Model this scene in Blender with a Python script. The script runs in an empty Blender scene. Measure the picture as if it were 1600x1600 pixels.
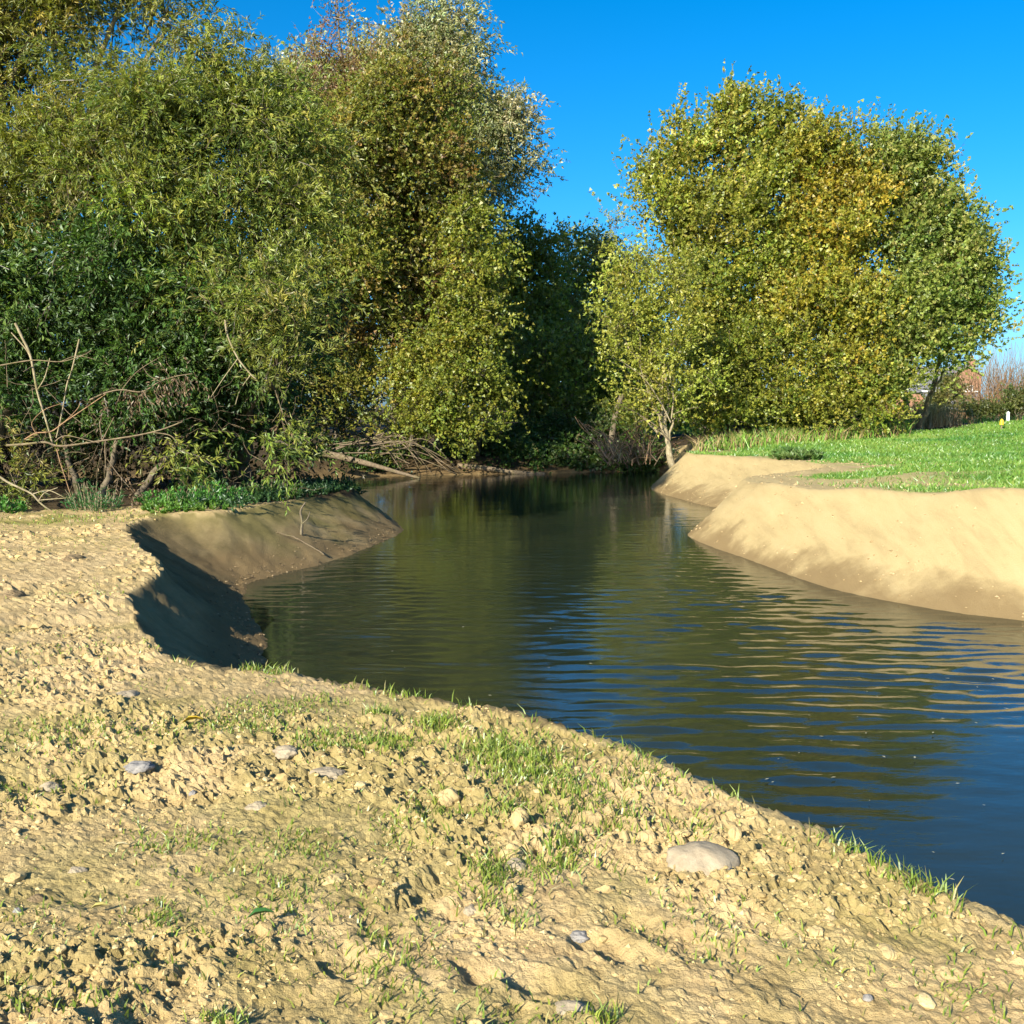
import bpy, math, random
import numpy as np
from mathutils import Vector

# ------------------------------------------------------------------ camera, world, sun, exposure
S = bpy.context.scene
COL = S.collection
EYE = 2.9                                   # metres above the water (water is z = 0)
PITCH = math.atan(165 / 1640.0)
cam_d = bpy.data.cameras.new('camera')
cam_d.sensor_width = 36.0
cam_d.lens = 36.0 * 1640 / 1600
cam_d.clip_start = 0.05
cam_d.clip_end = 5000
cam = bpy.data.objects.new('camera', cam_d)
COL.objects.link(cam)
cam.location = (0, 0, EYE)
cam.rotation_euler = (math.pi / 2 - PITCH, 0, 0)
S.camera = cam

SUN_AZ = math.radians(34)                   # shadows fall this far clockwise of straight ahead
SUN_EL = math.radians(27)
world = bpy.data.worlds.new('World')
S.world = world
world.use_nodes = True
wn, wl = world.node_tree.nodes, world.node_tree.links
wn.clear()
sky = wn.new('ShaderNodeTexSky')
sky.sky_type = 'NISHITA'
sky.sun_disc = False
sky.sun_elevation = SUN_EL
sky.sun_rotation = math.pi + SUN_AZ
sky.air_density = 0.7
sky.dust_density = 1.4
sky.ozone_density = 6.0
hs = wn.new('ShaderNodeHueSaturation')
hs.inputs['Saturation'].default_value = 1.27
hs.inputs['Hue'].default_value = 0.491
bg = wn.new('ShaderNodeBackground')
bg.inputs['Strength'].default_value = 0.104
wo = wn.new('ShaderNodeOutputWorld')
wl.new(sky.outputs['Color'], hs.inputs['Color'])
wl.new(hs.outputs['Color'], bg.inputs['Color'])
wl.new(bg.outputs['Background'], wo.inputs['Surface'])

sun_d = bpy.data.lights.new('sun', 'SUN')
sun_d.energy = 5.0
sun_d.angle = math.radians(0.53)
sun_d.color = (1.0, 0.91, 0.74)
sun = bpy.data.objects.new('sun', sun_d)
COL.objects.link(sun)
travel = Vector((math.sin(SUN_AZ) * math.cos(SUN_EL), math.cos(SUN_AZ) * math.cos(SUN_EL), -math.sin(SUN_EL)))
sun.rotation_euler = travel.to_track_quat('-Z', 'Y').to_euler()

S.view_settings.view_transform = 'Standard'
S.view_settings.look = 'None'
S.view_settings.exposure = 1.2
S.view_settings.gamma = 1.0
S.view_settings.use_curve_mapping = False
S.cycles.max_bounces = 6
S.cycles.diffuse_bounces = 3
S.cycles.glossy_bounces = 3
S.cycles.transmission_bounces = 4
S.cycles.caustics_reflective = False
S.cycles.caustics_refractive = False
S.cycles.sample_clamp_indirect = 4.0

# ------------------------------------------------------------------ numpy helpers
R = np.random.default_rng(7)
random.seed(7)


def hash2(ix, iy, seed):
    n = (ix.astype(np.int64) * 374761393 + iy.astype(np.int64) * 668265263 + seed * 974634777) & 0xffffffff
    n = ((n ^ (n >> 13)) * 1274126177) & 0xffffffff
    n = ((n ^ (n >> 16)) * 2246822519) & 0xffffffff
    return ((n ^ (n >> 15)) & 0xffffff) / float(0x1000000)


def vnoise(x, y, seed=0):
    x0, y0 = np.floor(x), np.floor(y)
    fx, fy = x - x0, y - y0
    fx = fx * fx * fx * (fx * (fx * 6 - 15) + 10)
    fy = fy * fy * fy * (fy * (fy * 6 - 15) + 10)
    a, b = hash2(x0, y0, seed), hash2(x0 + 1, y0, seed)
    c, d = hash2(x0, y0 + 1, seed), hash2(x0 + 1, y0 + 1, seed)
    return (a + (b - a) * fx) * (1 - fy) + (c + (d - c) * fx) * fy


def fbm(x, y, seed=0, octaves=4, gain=0.5):
    """fractal noise about 0, roughly -0.5..0.5"""
    t, amp, tot = 0, 1.0, 0
    for o in range(octaves):
        ca, sa = math.cos(0.7 * o), math.sin(0.7 * o)
        t = t + amp * (vnoise((x * ca - y * sa) * 2 ** o + 17.3 * o, (x * sa + y * ca) * 2 ** o + 5.1 * o, seed + o) - 0.5)
        tot += amp
        amp *= gain
    return t / tot * 1.6


def worley(x, y, seed=0):
    x0, y0 = np.floor(x), np.floor(y)
    best = np.full(np.shape(x), 9.0)
    val = np.zeros(np.shape(x))
    for i in (-1, 0, 1):
        for j in (-1, 0, 1):
            cx, cy = x0 + i, y0 + j
            d = (cx + hash2(cx, cy, seed) - x) ** 2 + (cy + hash2(cx, cy, seed + 9) - y) ** 2
            m = d < best
            best = np.where(m, d, best)
            val = np.where(m, hash2(cx, cy, seed + 21), val)
    return np.sqrt(best), val


def sstep(a, b, x):
    t = np.clip((x - a) / (b - a), 0, 1)
    return t * t * (3 - 2 * t)


def seg_dist(x, y, pts, closed=True):
    pts = np.asarray(pts, float)
    n = len(pts)
    best = np.full(np.shape(x), 1e9)
    for i in range(n if closed else n - 1):
        ax, ay = pts[i]
        bx, by = pts[(i + 1) % n]
        dx, dy = bx - ax, by - ay
        t = np.clip(((x - ax) * dx + (y - ay) * dy) / (dx * dx + dy * dy + 1e-12), 0, 1)
        best = np.minimum(best, (x - ax - t * dx) ** 2 + (y - ay - t * dy) ** 2)
    return np.sqrt(best)


def inside(x, y, pts):
    pts = np.asarray(pts, float)
    res = np.zeros(np.shape(x), bool)
    n = len(pts)
    for i in range(n):
        ax, ay = pts[i]
        bx, by = pts[(i + 1) % n]
        if ay == by:
            continue
        cond = (ay > y) != (by > y)
        res ^= cond & (x < (bx - ax) * (y - ay) / (by - ay) + ax)
    return res


def smooth_line(pts, n=4):
    """Catmull-Rom through the points"""
    p = np.asarray(pts, float)
    out = []
    for i in range(len(p) - 1):
        p0, p1, p2, p3 = p[max(i - 1, 0)], p[i], p[i + 1], p[min(i + 2, len(p) - 1)]
        for k in range(n):
            t = k / n
            out.append(0.5 * (2 * p1 + (p2 - p0) * t + (2 * p0 - 5 * p1 + 4 * p2 - p3) * t * t + (3 * p1 - p0 - 3 * p2 + p3) * t ** 3))
    out.append(p[-1])
    return np.array(out)


CP, SP = math.cos(PITCH), math.sin(PITCH)


def at(px, py, depth):
    """the point of the place seen at this spot of the 1600 px photograph, this many metres ahead"""
    x, z = (px - 800) / 1640.0, -(py - 800) / 1640.0
    dy, dz = CP + z * SP, z * CP - SP
    t = depth / dy
    return np.array((x * t, depth, EYE + dz * t))


# ------------------------------------------------------------------ terrain shape
near_crest = smooth_line([(8, -15), (5, -4), (3.2, .5), (1.75, 3.43), (1.5, 3.93), (1.17, 4.63), (.68, 5.45), (0, 6.3), (-.68, 6.78),
                          (-1.37, 7.34), (-1.82, 7.49), (-2.25, 7.6), (-2.95, 8.5), (-3.6, 9.74), (-4.0, 10.7), (-4.22, 11.4), (-4.2, 12.3), (-4.35, 13.1),
                          (-5.25, 14.7), (-6.4, 17.4), (-6.2, 18.8), (-5.35, 19.4), (-4.75, 22.3), (-4.0, 25.2), (-4.6, 27.2),
                          (-8, 28.6), (-14, 29.5), (-40, 40)], 4)
near_land = np.vstack([near_crest, [(-200, 40), (-200, -200), (60, -200), (14, -30)]])
right_crest = smooth_line([(24, -30), (19, -15), (17, -6), (14.5, 3), (12.4, 9), (10, 13.6), (8.04, 16.4), (6.7, 18.25), (5.7, 20.7),
                           (5.35, 24.0), (6.4, 26.2), (8.6, 28.6), (8.5, 31.6), (6.9, 36.0), (6.44, 38.4), (7.2, 41), (7.8, 45),
                           (7.4, 48.6), (1.4, 46.9), (-2.7, 46), (-6.4, 44.8), (-20, 38.5), (-40, 48)], 4)
far_land = np.vstack([right_crest, [(-400, 60), (-2200, 200), (-2200, 2200), (2200, 2200), (2200, -300), (60, -300)]])
toe_a = smooth_line([(11, -20), (9.8, -14.5), (6.7, -3.3), (4.9, 1.2), (3.3, 4.4), (2.6, 5.7), (1.9, 6.8), (.9, 7.9), (-.1, 8.6),
                     (-.9, 9.4), (-1.9, 10.1), (-2.7, 11.28), (-3.11, 12.87), (-3.9, 15.0), (-4.3, 16.9), (-4.05, 17.9), (-3.4, 19.73),
                     (-2.85, 22.05), (-2.63, 24.09), (-3.0, 26.6), (-4.6, 28.9), (-8, 30.4), (-14, 31.2), (-40, 41.6)], 4)
toe_b = smooth_line([(-40, 45.5), (-20, 37), (-6.36, 43.38), (-2.72, 44.61), (1.39, 45.46), (6.2, 47.2), (6.4, 44), (5.5, 40.2),
                     (4.93, 36.66), (5.3, 33), (5.9, 30.11), (7.0, 29.2), (7.2, 28.2), (5.6, 26.3), (4.5, 24.9), (3.98, 23.14), (4.56, 19.48), (5.11, 16.56),
                     (6.19, 14.72), (6.96, 14.05), (8.6, 12.2), (10.6, 8.2), (12.6, 2.5), (15, -6), (17, -15), (20, -30)], 4)
water_poly = np.vstack([toe_a, toe_b])
CTRL = np.array([(0, 0, 1.2), (1.75, 3.43, 1.08), (.6, 5.5, 1.01), (-1.8, 7.5, .94), (-3.6, 9.75, .95), (-4.4, 12.9, .88), (-6.4, 17.6, .9),
                 (-5.35, 19.4, .92), (-4.5, 23, .9), (-4, 25.2, .9), (-12, 22, .92), (-12, 12, .86), (-10, 3, 1.1), (-30, 20, 1.2), (-30, 60, 1.0),
                 (-5, -10, 1.3), (8, -15, 1.4), (-40, 40, 1.1),
                 (8.04, 16.4, 1.6), (6.7, 18.25, 1.42), (5.7, 20.7, 1.3), (5.35, 24.3, 1.2), (6.44, 38.4, 1.2), (8.43, 31.8, 1.25),
                 (52, 108, 1.5), (26, 72, 1.3), (40, 76, 1.4), (24, 48, 2.2), (30, 50, 2.3), (37, 48, 2.35), (19, 46, 1.8), (30, 63, 1.5), (10, 45, 1.38), (16, 44, 1.5), (14, 28, 1.5), (24, 30, 1.7), (14, 3, 1.7), (30, 10, 1.8), (100, 60, 1.8),
                 (-6, 47, .6), (0, 49, .65), (6, 51, .9), (-5, 70, 1.0), (10, 90, 1.5), (0, 300, 1.8), (300, 300, 1.8), (-300, 300, 1.8)])


def plateau(x, y):
    num, den = 0, 0
    for cx, cy, cz in CTRL:
        w = 1.0 / ((x - cx) ** 2 + (y - cy) ** 2 + 0.4) ** 1.5
        num, den = num + w * cz, den + w
    return num / den


# dents left by boots and tracks: x, y, length, width, heading, depth
DENTS = []


def ground_hit(px, py, z=1.08):
    x, zz = (px - 800) / 1640.0, -(py - 800) / 1640.0
    t = (z - EYE) / (zz * CP - SP)
    return x * t, (CP + zz * SP) * t


for px, py, ln, wd, hd, dp in [(672, 1365, .30, .075, 55, .06), (700, 1395, .26, .06, -30, .05), (745, 1500, .12, .06, 80, .06), (1010, 1425, .34, .07, -38, .055),
                               (1130, 1475, .4, .10, -35, .035), (855, 1515, .36, .06, -25, .05), (540, 1475, .25, .06, -20, .045), (430, 1540, .3, .08, 10, .035),
                               (960, 1460, .3, .06, -35, .05), (150, 1360, .4, .12, 0, .04), (280, 1210, .5, .12, 10, .04), (330, 1330, .35, .10, 20, .035),
                               (240, 1560, .3, .10, 60, .04), (805, 1552, .2, .06, 70, .05), (590, 1420, .3, .08, -60, .03), (1210, 1440, .3, .08, -35, .03),
                               (60, 1500, .4, .1, 10, .04), (470, 1260, .5, .14, 0, .03), (120, 1180, .7, .16, 5, .04), (620, 1290, .4, .12, 20, .035), (60, 940, 1.2, .3, 0, .06),
                               (120, 1000, 1.4, .35, 0, .06), (150, 890, 1.6, .4, 0, .06), (700, 1230, .4, .1, -40, .035), (1290, 1540, .35, .09, -35, .03)]:
    gx, gy = ground_hit(px, py, 1.12)
    DENTS.append((gx, gy, ln, wd, math.radians(hd), dp))


def zones(x, y):
    """slope factor t (1 on the flats, 0 at the water's edge), in-water flag, distance to crest, on which side"""
    x = np.asarray(x, float)
    y = np.asarray(y, float)
    wob = 0.16 * sstep(1.0, 6.0, np.hypot(x, y)) * (1 - .8 * sstep(2, 4, x))
    wx = x + wob * fbm(x * 1.1, y * 1.1, 3, 4)
    wy = y + wob * fbm(x * 1.1 + 40, y * 1.1, 5, 4)
    iw = inside(wx, wy, water_poly)
    inl = inside(wx, wy, near_land)
    inr = inside(wx, wy, far_land)
    dt = seg_dist(wx, wy, water_poly, True)
    dn, dr = seg_dist(wx, wy, near_land), seg_dist(wx, wy, far_land)
    dc = np.minimum(np.where(inl, 0, dn), np.where(inr, 0, dr))
    t = np.where(iw, 0, dt / (dt + dc + 1e-6))
    return t, iw, inl, inr, dn, dr, dt


def height(x, y, detail=True):
    x = np.asarray(x, float)
    y = np.asarray(y, float)
    t, iw, inl, inr, dn, dr, dt = zones(x, y)
    top = plateau(x, y)
    flat = inl | inr
    rise = np.where((dn < dr) & (y > 8), t ** (1.12 + .5 * (1 - sstep(16.5, 20, y))), np.minimum(1, t * 1.04))
    z = np.where(iw, -np.minimum(1.4, 0.45 * dt), top * rise)
    r = np.hypot(x, y)
    near_side = (dn < dr) | inl
    # broad unevenness
    z = z + np.where(flat, 0.10, np.where(near_side, .03, .012)) * fbm(x * .45, y * .45, 11, 3) * sstep(0.2, 3, r)
    if detail:
        patch = sstep(-.12, .22, fbm(x * .9, y * 1.3, 31, 3))
        rough = np.where(near_side & inl, .42 + .68 * patch, np.where(inr, .35, np.where(near_side, .8, .42))) * np.where(iw, .3, 1)
        z = z + rough * ((.018 * fbm(x * 4.2, y * 4.2, 41, 4)) + .017 * fbm(x * 12, y * 12, 51, 3) + np.where(r < 19, .022 * fbm(x * 38, y * 38, 55, 2), 0))
        # crumbled clods pressed into the soil
        ux, uy = x + .03 * fbm(x * 16, y * 16, 57, 3), y + .03 * fbm(x * 16 + 8, y * 16, 58, 3)
        for cell, amp, sd, cut in ((.20, .015, 61, .6), (.105, .013, 71, .45), (.058, .0115, 81, .25), (.036, .009, 83, .1)):
            f1, v = worley(ux / cell, uy / cell, sd)
            z = z + rough * amp * sstep(.02, .24, .56 - f1) * sstep(cut, cut + .12, v) * (.5 + .7 * v) * np.where(r < 45, 1, 0)
        # shallow streaks that the digger bucket left down the slopes
        sl = (~flat) & (~iw)
        ang = np.where(near_side, .3, -.55)
        along = x * np.cos(ang) + y * np.sin(ang)
        z = z + np.where(sl, np.where(near_side, .03, .006) * fbm(along * 2.2, top * t * 1.2 + 3, 91, 4), 0)
        jx, jy = .05 * fbm(x * 9, y * 9, 95, 3), .05 * fbm(x * 9 + 31, y * 9, 96, 3)
        for gx, gy, ln, wd, hd, dp in DENTS:
            ln = ln * .6
            gx, gy = gx + jx, gy + jy
            u = ((x - gx) * math.cos(hd) + (y - gy) * math.sin(hd)) / ln
            v = (-(x - gx) * math.sin(hd) + (y - gy) * math.cos(hd)) / wd
            q = u * u + v * v
            z = z - dp * .7 * np.exp(-q * 1.3) + dp * .15 * np.exp(-(np.sqrt(q) - 1.5) ** 2 * 5)
    return z


def h1(x, y):
    return float(height(np.array([x]), np.array([y]))[0])


# ------------------------------------------------------------------ object helpers
def tag(o, label=None, cat=None, group=None, kind=None):
    for k, v in (('label', label), ('category', cat), ('group', group), ('kind', kind)):
        if v:
            o[k] = v
    return o


def empty(name, loc, label, cat, group=None):
    o = bpy.data.objects.new(name, None)
    o.empty_display_size = .2
    o.location = tuple(float(c) for c in loc)
    COL.objects.link(o)
    return tag(o, label, cat, group)


def obj(name, me, mat, parent=None):
    o = bpy.data.objects.new(name, me)
    if mat is not None and not me.materials:
        me.materials.append(mat)
    COL.objects.link(o)
    if parent is not None:
        o.parent = parent
        p = parent
        off = Vector((0, 0, 0))
        while p is not None:
            off += p.location
            p = p.parent
        o.location = -off           # meshes are written in place coordinates
    return o


def np_mesh(name, V, F, cols=None, smooth=False, attr='tint'):
    V = np.ascontiguousarray(V, np.float32)
    F = np.ascontiguousarray(F, np.int32)
    k = F.shape[1]
    me = bpy.data.meshes.new(name)
    me.vertices.add(len(V))
    me.vertices.foreach_set('co', V.ravel())
    me.loops.add(F.size)
    me.loops.foreach_set('vertex_index', F.ravel())
    me.polygons.add(len(F))
    me.polygons.foreach_set('loop_start', np.arange(0, F.size, k, dtype=np.int32))
    me.polygons.foreach_set('use_smooth', np.full(len(F), smooth))
    me.update(calc_edges=True)
    if cols is not None:
        c = np.ones((len(V), 4), np.float32)
        c[:, :cols.shape[1]] = cols
        a = me.attributes.new(attr, 'FLOAT_COLOR', 'POINT')
        a.data.foreach_set('color', c.ravel())
    return me


class Tubes:
    """collects tapered tubes; build() turns them into one mesh"""

    def __init__(self):
        self.V, self.F, self.n = [], [], 0

    def add(self, pts, r0, r1, sides=6, wob=0.0, cap=True):
        p = np.asarray(pts, float)
        m = len(p)
        tan = np.gradient(p, axis=0)
        tan /= np.linalg.norm(tan, axis=1)[:, None] + 1e-9
        ref = np.array((0.31, 0.2, 0.93)) if abs(tan[0][2]) < .8 else np.array((.9, .3, .1))
        a = np.cross(tan, ref)
        a /= np.linalg.norm(a, axis=1)[:, None] + 1e-9
        b = np.cross(tan, a)
        rad = np.linspace(r0, r1, m) * (1 + wob * R.uniform(-1, 1, m))
        th = np.linspace(0, 2 * np.pi, sides, endpoint=False)
        ring = p[:, None, :] + rad[:, None, None] * (np.cos(th)[None, :, None] * a[:, None, :] + np.sin(th)[None, :, None] * b[:, None, :])
        self.V.append(ring.reshape(-1, 3))
        i, j = np.meshgrid(np.arange(m - 1), np.arange(sides), indexing='ij')
        j2 = (j + 1) % sides
        f = np.stack([i * sides + j, i * sides + j2, (i + 1) * sides + j2, (i + 1) * sides + j], -1).reshape(-1, 4) + self.n
        self.F.append(f)
        self.n += m * sides
        if cap:
            self.V.append(p[-1:] + tan[-1:] * rad[-1])
            e = self.n - sides
            self.F.append(np.array([(e + q, e + (q + 1) % sides, self.n, self.n) for q in range(sides)]))
            self.n += 1
        return self

    def mesh(self, name):
        V, F = np.vstack(self.V), np.vstack(self.F)
        me = bpy.data.meshes.new(name)
        me.from_pydata(V.tolist(), [], [tuple(dict.fromkeys(f)) for f in F.tolist()])
        me.polygons.foreach_set('use_smooth', np.full(len(me.polygons), True))
        me.update()
        return me


def unit(v):
    return v / (np.linalg.norm(v, axis=-1, keepdims=True) + 1e-9)


# ------------------------------------------------------------------ materials
def new_mat(name):
    m = bpy.data.materials.new(name)
    m.use_nodes = True
    nt = m.node_tree
    nt.nodes.clear()
    out = nt.nodes.new('ShaderNodeOutputMaterial')
    return m, nt.nodes, nt.links, out


def ramp(N, L, src, stops):
    r = N.new('ShaderNodeValToRGB')
    e = r.color_ramp.elements
    while len(e) < len(stops):
        e.new(.5)
    for el, (p, c) in zip(e, stops):
        el.position = p
        el.color = (*c, 1) if len(c) == 3 else c
    L.new(src, r.inputs[0])
    return r.outputs[0]


def noise(N, L, vec, scale, detail=4, rough=.55, dist=0):
    n = N.new('ShaderNodeTexNoise')
    n.inputs['Scale'].default_value = scale
    n.inputs['Detail'].default_value = detail
    n.inputs['Roughness'].default_value = rough
    n.inputs['Distortion'].default_value = dist
    if vec is not None:
        L.new(vec, n.inputs['Vector'])
    return n.outputs['Fac']


def mixc(N, L, fac, a, b):
    m = N.new('ShaderNodeMix')
    m.data_type = 'RGBA'
    for s, v in ((m.inputs[0], fac), (m.inputs[6], a), (m.inputs[7], b)):
        if isinstance(v, (tuple, list)):
            s.default_value = (*v, 1)
        elif isinstance(v, float):
            s.default_value = v
        else:
            L.new(v, s)
    return m.outputs[2]


def math_n(N, L, op, a, b=0.0):
    m = N.new('ShaderNodeMath')
    m.operation = op
    for s, v in zip(m.inputs, (a, b)):
        if isinstance(v, (int, float)):
            s.default_value = v
        else:
            L.new(v, s)
    return m.outputs[0]


def principled(N, L, out, color, rough=.8, spec=.3, normal=None):
    p = N.new('ShaderNodeBsdfPrincipled')
    if isinstance(color, (tuple, list)):
        p.inputs['Base Color'].default_value = (*color, 1)
    else:
        L.new(color, p.inputs['Base Color'])
    if isinstance(rough, (int, float)):
        p.inputs['Roughness'].default_value = rough
    else:
        L.new(rough, p.inputs['Roughness'])
    p.inputs['Specular IOR Level'].default_value = spec
    if normal is not None:
        L.new(normal, p.inputs['Normal'])
    L.new(p.outputs[0], out.inputs['Surface'])
    return p


def bump(N, L, h, strength, dist):
    b = N.new('ShaderNodeBump')
    b.inputs['Strength'].default_value = strength
    b.inputs['Distance'].default_value = dist
    L.new(h, b.inputs['Height'])
    return b.outputs[0]


def ground_material():
    m, N, L, out = new_mat('ground')
    pos = N.new('ShaderNodeNewGeometry').outputs['Position']
    at_ = N.new('ShaderNodeAttribute')
    at_.attribute_name = 'zone'
    sep = N.new('ShaderNodeSeparateColor')
    L.new(at_.outputs['Color'], sep.inputs[0])
    meadow, moss, litter_shade = sep.outputs
    sandy = at_.outputs['Alpha']
    xyz = N.new('ShaderNodeSeparateXYZ')
    L.new(pos, xyz.inputs[0])
    big = noise(N, L, pos, .8, 5, .6)
    mid = noise(N, L, pos, 6, 6, .65)
    fine = noise(N, L, pos, 60, 4, .7)
    soil = ramp(N, L, mid, [(.30, (.23, .158, .075)), (.46, (.41, .295, .143)), (.70, (.53, .40, .21))])
    soil = mixc(N, L, math_n(N, L, 'MULTIPLY', ramp(N, L, fine, [(.35, (0, 0, 0)), (.7, (1, 1, 1))]), .35), soil, (.50, .385, .19))
    olive = ramp(N, L, big, [(.40, (0, 0, 0)), (.62, (1, 1, 1))])
    soil = mixc(N, L, math_n(N, L, 'MULTIPLY', olive, .28), soil, (.34, .265, .09))
    damp = ramp(N, L, noise(N, L, pos, 2.3, 6, .68, .6), [(.50, (0, 0, 0)), (.66, (1, 1, 1))])
    soil = mixc(N, L, math_n(N, L, 'MULTIPLY', damp, .42), soil, (.23, .165, .07))
    # smooth pale sand of the dug slopes
    st = N.new('ShaderNodeMapping')
    st.inputs['Rotation'].default_value = (0, 0, .6)
    st.inputs['Scale'].default_value = (3.2, .5, 1.2)
    L.new(pos, st.inputs[0])
    streak = noise(N, L, st.outputs[0], 1.3, 6, .65, .3)
    sand = ramp(N, L, streak, [(.25, (.29, .222, .108)), (.5, (.375, .292, .142)), (.8, (.41, .325, .168))])
    speck = ramp(N, L, noise(N, L, pos, 22, 3, .6), [(.24, (1, 1, 1)), (.31, (0, 0, 0))])
    sand = mixc(N, L, math_n(N, L, 'MULTIPLY', speck, .55), sand, (.22, .15, .07))
    col = mixc(N, L, sandy, soil, sand)
    col = mixc(N, L, math_n(N, L, 'MULTIPLY', moss, .8), col, ramp(N, L, mid, [(.3, (.12, .125, .025)), (.7, (.24, .215, .055))]))
    gr = ramp(N, L, noise(N, L, pos, 9, 5, .7), [(.3, (.10, .20, .025)), (.55, (.16, .28, .04)), (.75, (.24, .32, .07))])
    gr = mixc(N, L, math_n(N, L, 'MULTIPLY', ramp(N, L, noise(N, L, pos, .35, 4, .6), [(.42, (0, 0, 0)), (.68, (1, 1, 1))]), .5), gr, (.25, .28, .08))
    col = mixc(N, L, meadow, col, gr)
    lit = ramp(N, L, noise(N, L, pos, 16, 5, .75), [(.3, (.022, .017, .01)), (.55, (.06, .042, .02)), (.75, (.13, .085, .04))])
    col = mixc(N, L, litter_shade, col, lit)  # leaf litter, dark clay and the painted shade of the bay slope
    # wet margin at the water's edge
    wz = math_n(N, L, 'ADD', xyz.outputs[2], math_n(N, L, 'MULTIPLY', math_n(N, L, 'SUBTRACT', noise(N, L, pos, 1.1, 5, .6), .5), -1.5))
    wet = ramp(N, L, wz, [(.06, (1, 1, 1)), (.18, (.8, .8, .8)), (.46, (0, 0, 0))])
    wetc = mixc(N, L, .80, col, (.155, .105, .048))
    col = mixc(N, L, wet, col, wetc)
    h = math_n(N, L, 'ADD', math_n(N, L, 'MULTIPLY', noise(N, L, pos, 38, 6, .75), 1.0), math_n(N, L, 'MULTIPLY', noise(N, L, pos, 140, 3, .7), .35))
    bp = bump(N, L, h, .8, .022)
    principled(N, L, out, col, .95, .15, bp)
    return m


def water_material():
    m, N, L, out = new_mat('river_water')
    pos = N.new('ShaderNodeNewGeometry').outputs['Position']
    mp = N.new('ShaderNodeMapping')
    mp.inputs['Scale'].default_value = (1.0, 2.4, 1)
    L.new(pos, mp.inputs[0])
    n1 = noise(N, L, mp.outputs[0], 6.5, 3, .55, .3)
    bp = bump(N, L, n1, .10, .02)
    murk = ramp(N, L, noise(N, L, pos, .35, 4, .6), [(.3, (.013, .019, .013)), (.7, (.022, .028, .015))])
    p = principled(N, L, out, murk, .015, .5, bp)
    p.inputs['IOR'].default_value = 1.38
    return m


def leaf_material(name, under=(1.2, 1.2, 1.3), gloss=.025, trans=.32):
    """leaf colour comes leaf by leaf from the mesh; the underside is a little paler"""
    m, N, L, out = new_mat(name)
    a = N.new('ShaderNodeAttribute')
    a.attribute_name = 'tint'
    geo = N.new('ShaderNodeNewGeometry')
    mul = N.new('ShaderNodeMix')
    mul.data_type = 'RGBA'
    mul.blend_type = 'MULTIPLY'
    mul.inputs[0].default_value = 1
    L.new(a.outputs['Color'], mul.inputs[6])
    mul.inputs[7].default_value = (*under, 1)
    col = mixc(N, L, geo.outputs['Backfacing'], a.outputs['Color'], mul.outputs[2])
    d = N.new('ShaderNodeBsdfDiffuse')
    L.new(col, d.inputs[0])
    t = N.new('ShaderNodeBsdfTranslucent')
    tc = N.new('ShaderNodeMix')
    tc.data_type = 'RGBA'
    tc.blend_type = 'MULTIPLY'
    tc.inputs[0].default_value = 1
    L.new(a.outputs['Color'], tc.inputs[6])
    tc.inputs[7].default_value = (1.3, 1.35, .5, 1)
    L.new(tc.outputs[2], t.inputs[0])
    mx = N.new('ShaderNodeMixShader')
    mx.inputs[0].default_value = trans
    L.new(d.outputs[0], mx.inputs[1])
    L.new(t.outputs[0], mx.inputs[2])
    g = N.new('ShaderNodeBsdfGlossy')
    g.inputs['Roughness'].default_value = .45
    g.inputs['Color'].default_value = (.9, .95, 1, 1)
    m2 = N.new('ShaderNodeMixShader')
    m2.inputs[0].default_value = gloss
    L.new(mx.outputs[0], m2.inputs[1])
    L.new(g.outputs[0], m2.inputs[2])
    L.new(m2.outputs[0], out.inputs['Surface'])
    return m


def bark_material(name, c0, c1, scale=9):
    m, N, L, out = new_mat(name)
    tc = N.new('ShaderNodeTexCoord').outputs['Object']
    n = noise(N, L, tc, scale, 6, .65, .6)
    n2 = noise(N, L, tc, 2.2, 3, .6)
    col = ramp(N, L, n, [(.3, c0), (.7, c1)])
    col = mixc(N, L, math_n(N, L, 'MULTIPLY', ramp(N, L, n2, [(.5, (0, 0, 0)), (.7, (1, 1, 1))]), .5), col, (.12, .12, .035))
    principled(N, L, out, col, .9, .2, bump(N, L, n, .6, .03))
    return m


def stone_material(name, c0, c1):
    m, N, L, out = new_mat(name)
    tc = N.new('ShaderNodeTexCoord').outputs['Object']
    n = noise(N, L, tc, 14, 6, .65)
    principled(N, L, out, ramp(N, L, n, [(.3, c0), (.7, c1)]), .9, .25, bump(N, L, noise(N, L, tc, 60, 5, .7), .5, .01))
    return m


M = {
    'ground': ground_material(), 'water': water_material(),
    'leaf': leaf_material('leaf'), 'silver_leaf': leaf_material('silver_leaf', (1.35, 1.37, 1.6), .03, .22),
    'blade': leaf_material('grass_blade', (1, 1, 1), .05, .35), 'dry': leaf_material('dry_leaf', (1.1, 1.1, 1.1), .02, .15),
    'bark': bark_material('grey_bark', (.07, .055, .038), (.19, .16, .11)),
    'pale_bark': bark_material('pale_bark', (.16, .13, .07), (.36, .31, .20)),
    'dead_wood': bark_material('dead_wood', (.09, .065, .04), (.25, .195, .125)),
    'pale_stone': stone_material('pale_stone', (.23, .185, .12), (.36, .30, .205)),
    'grey_stone': stone_material('grey_stone', (.13, .125, .12), (.30, .28, .25)),
    'clod': stone_material('clod_earth', (.34, .25, .11), (.48, .37, .18)),
    'dark_clod': stone_material('dark_clod_earth', (.12, .085, .045), (.24, .175, .09)),
}

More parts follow.
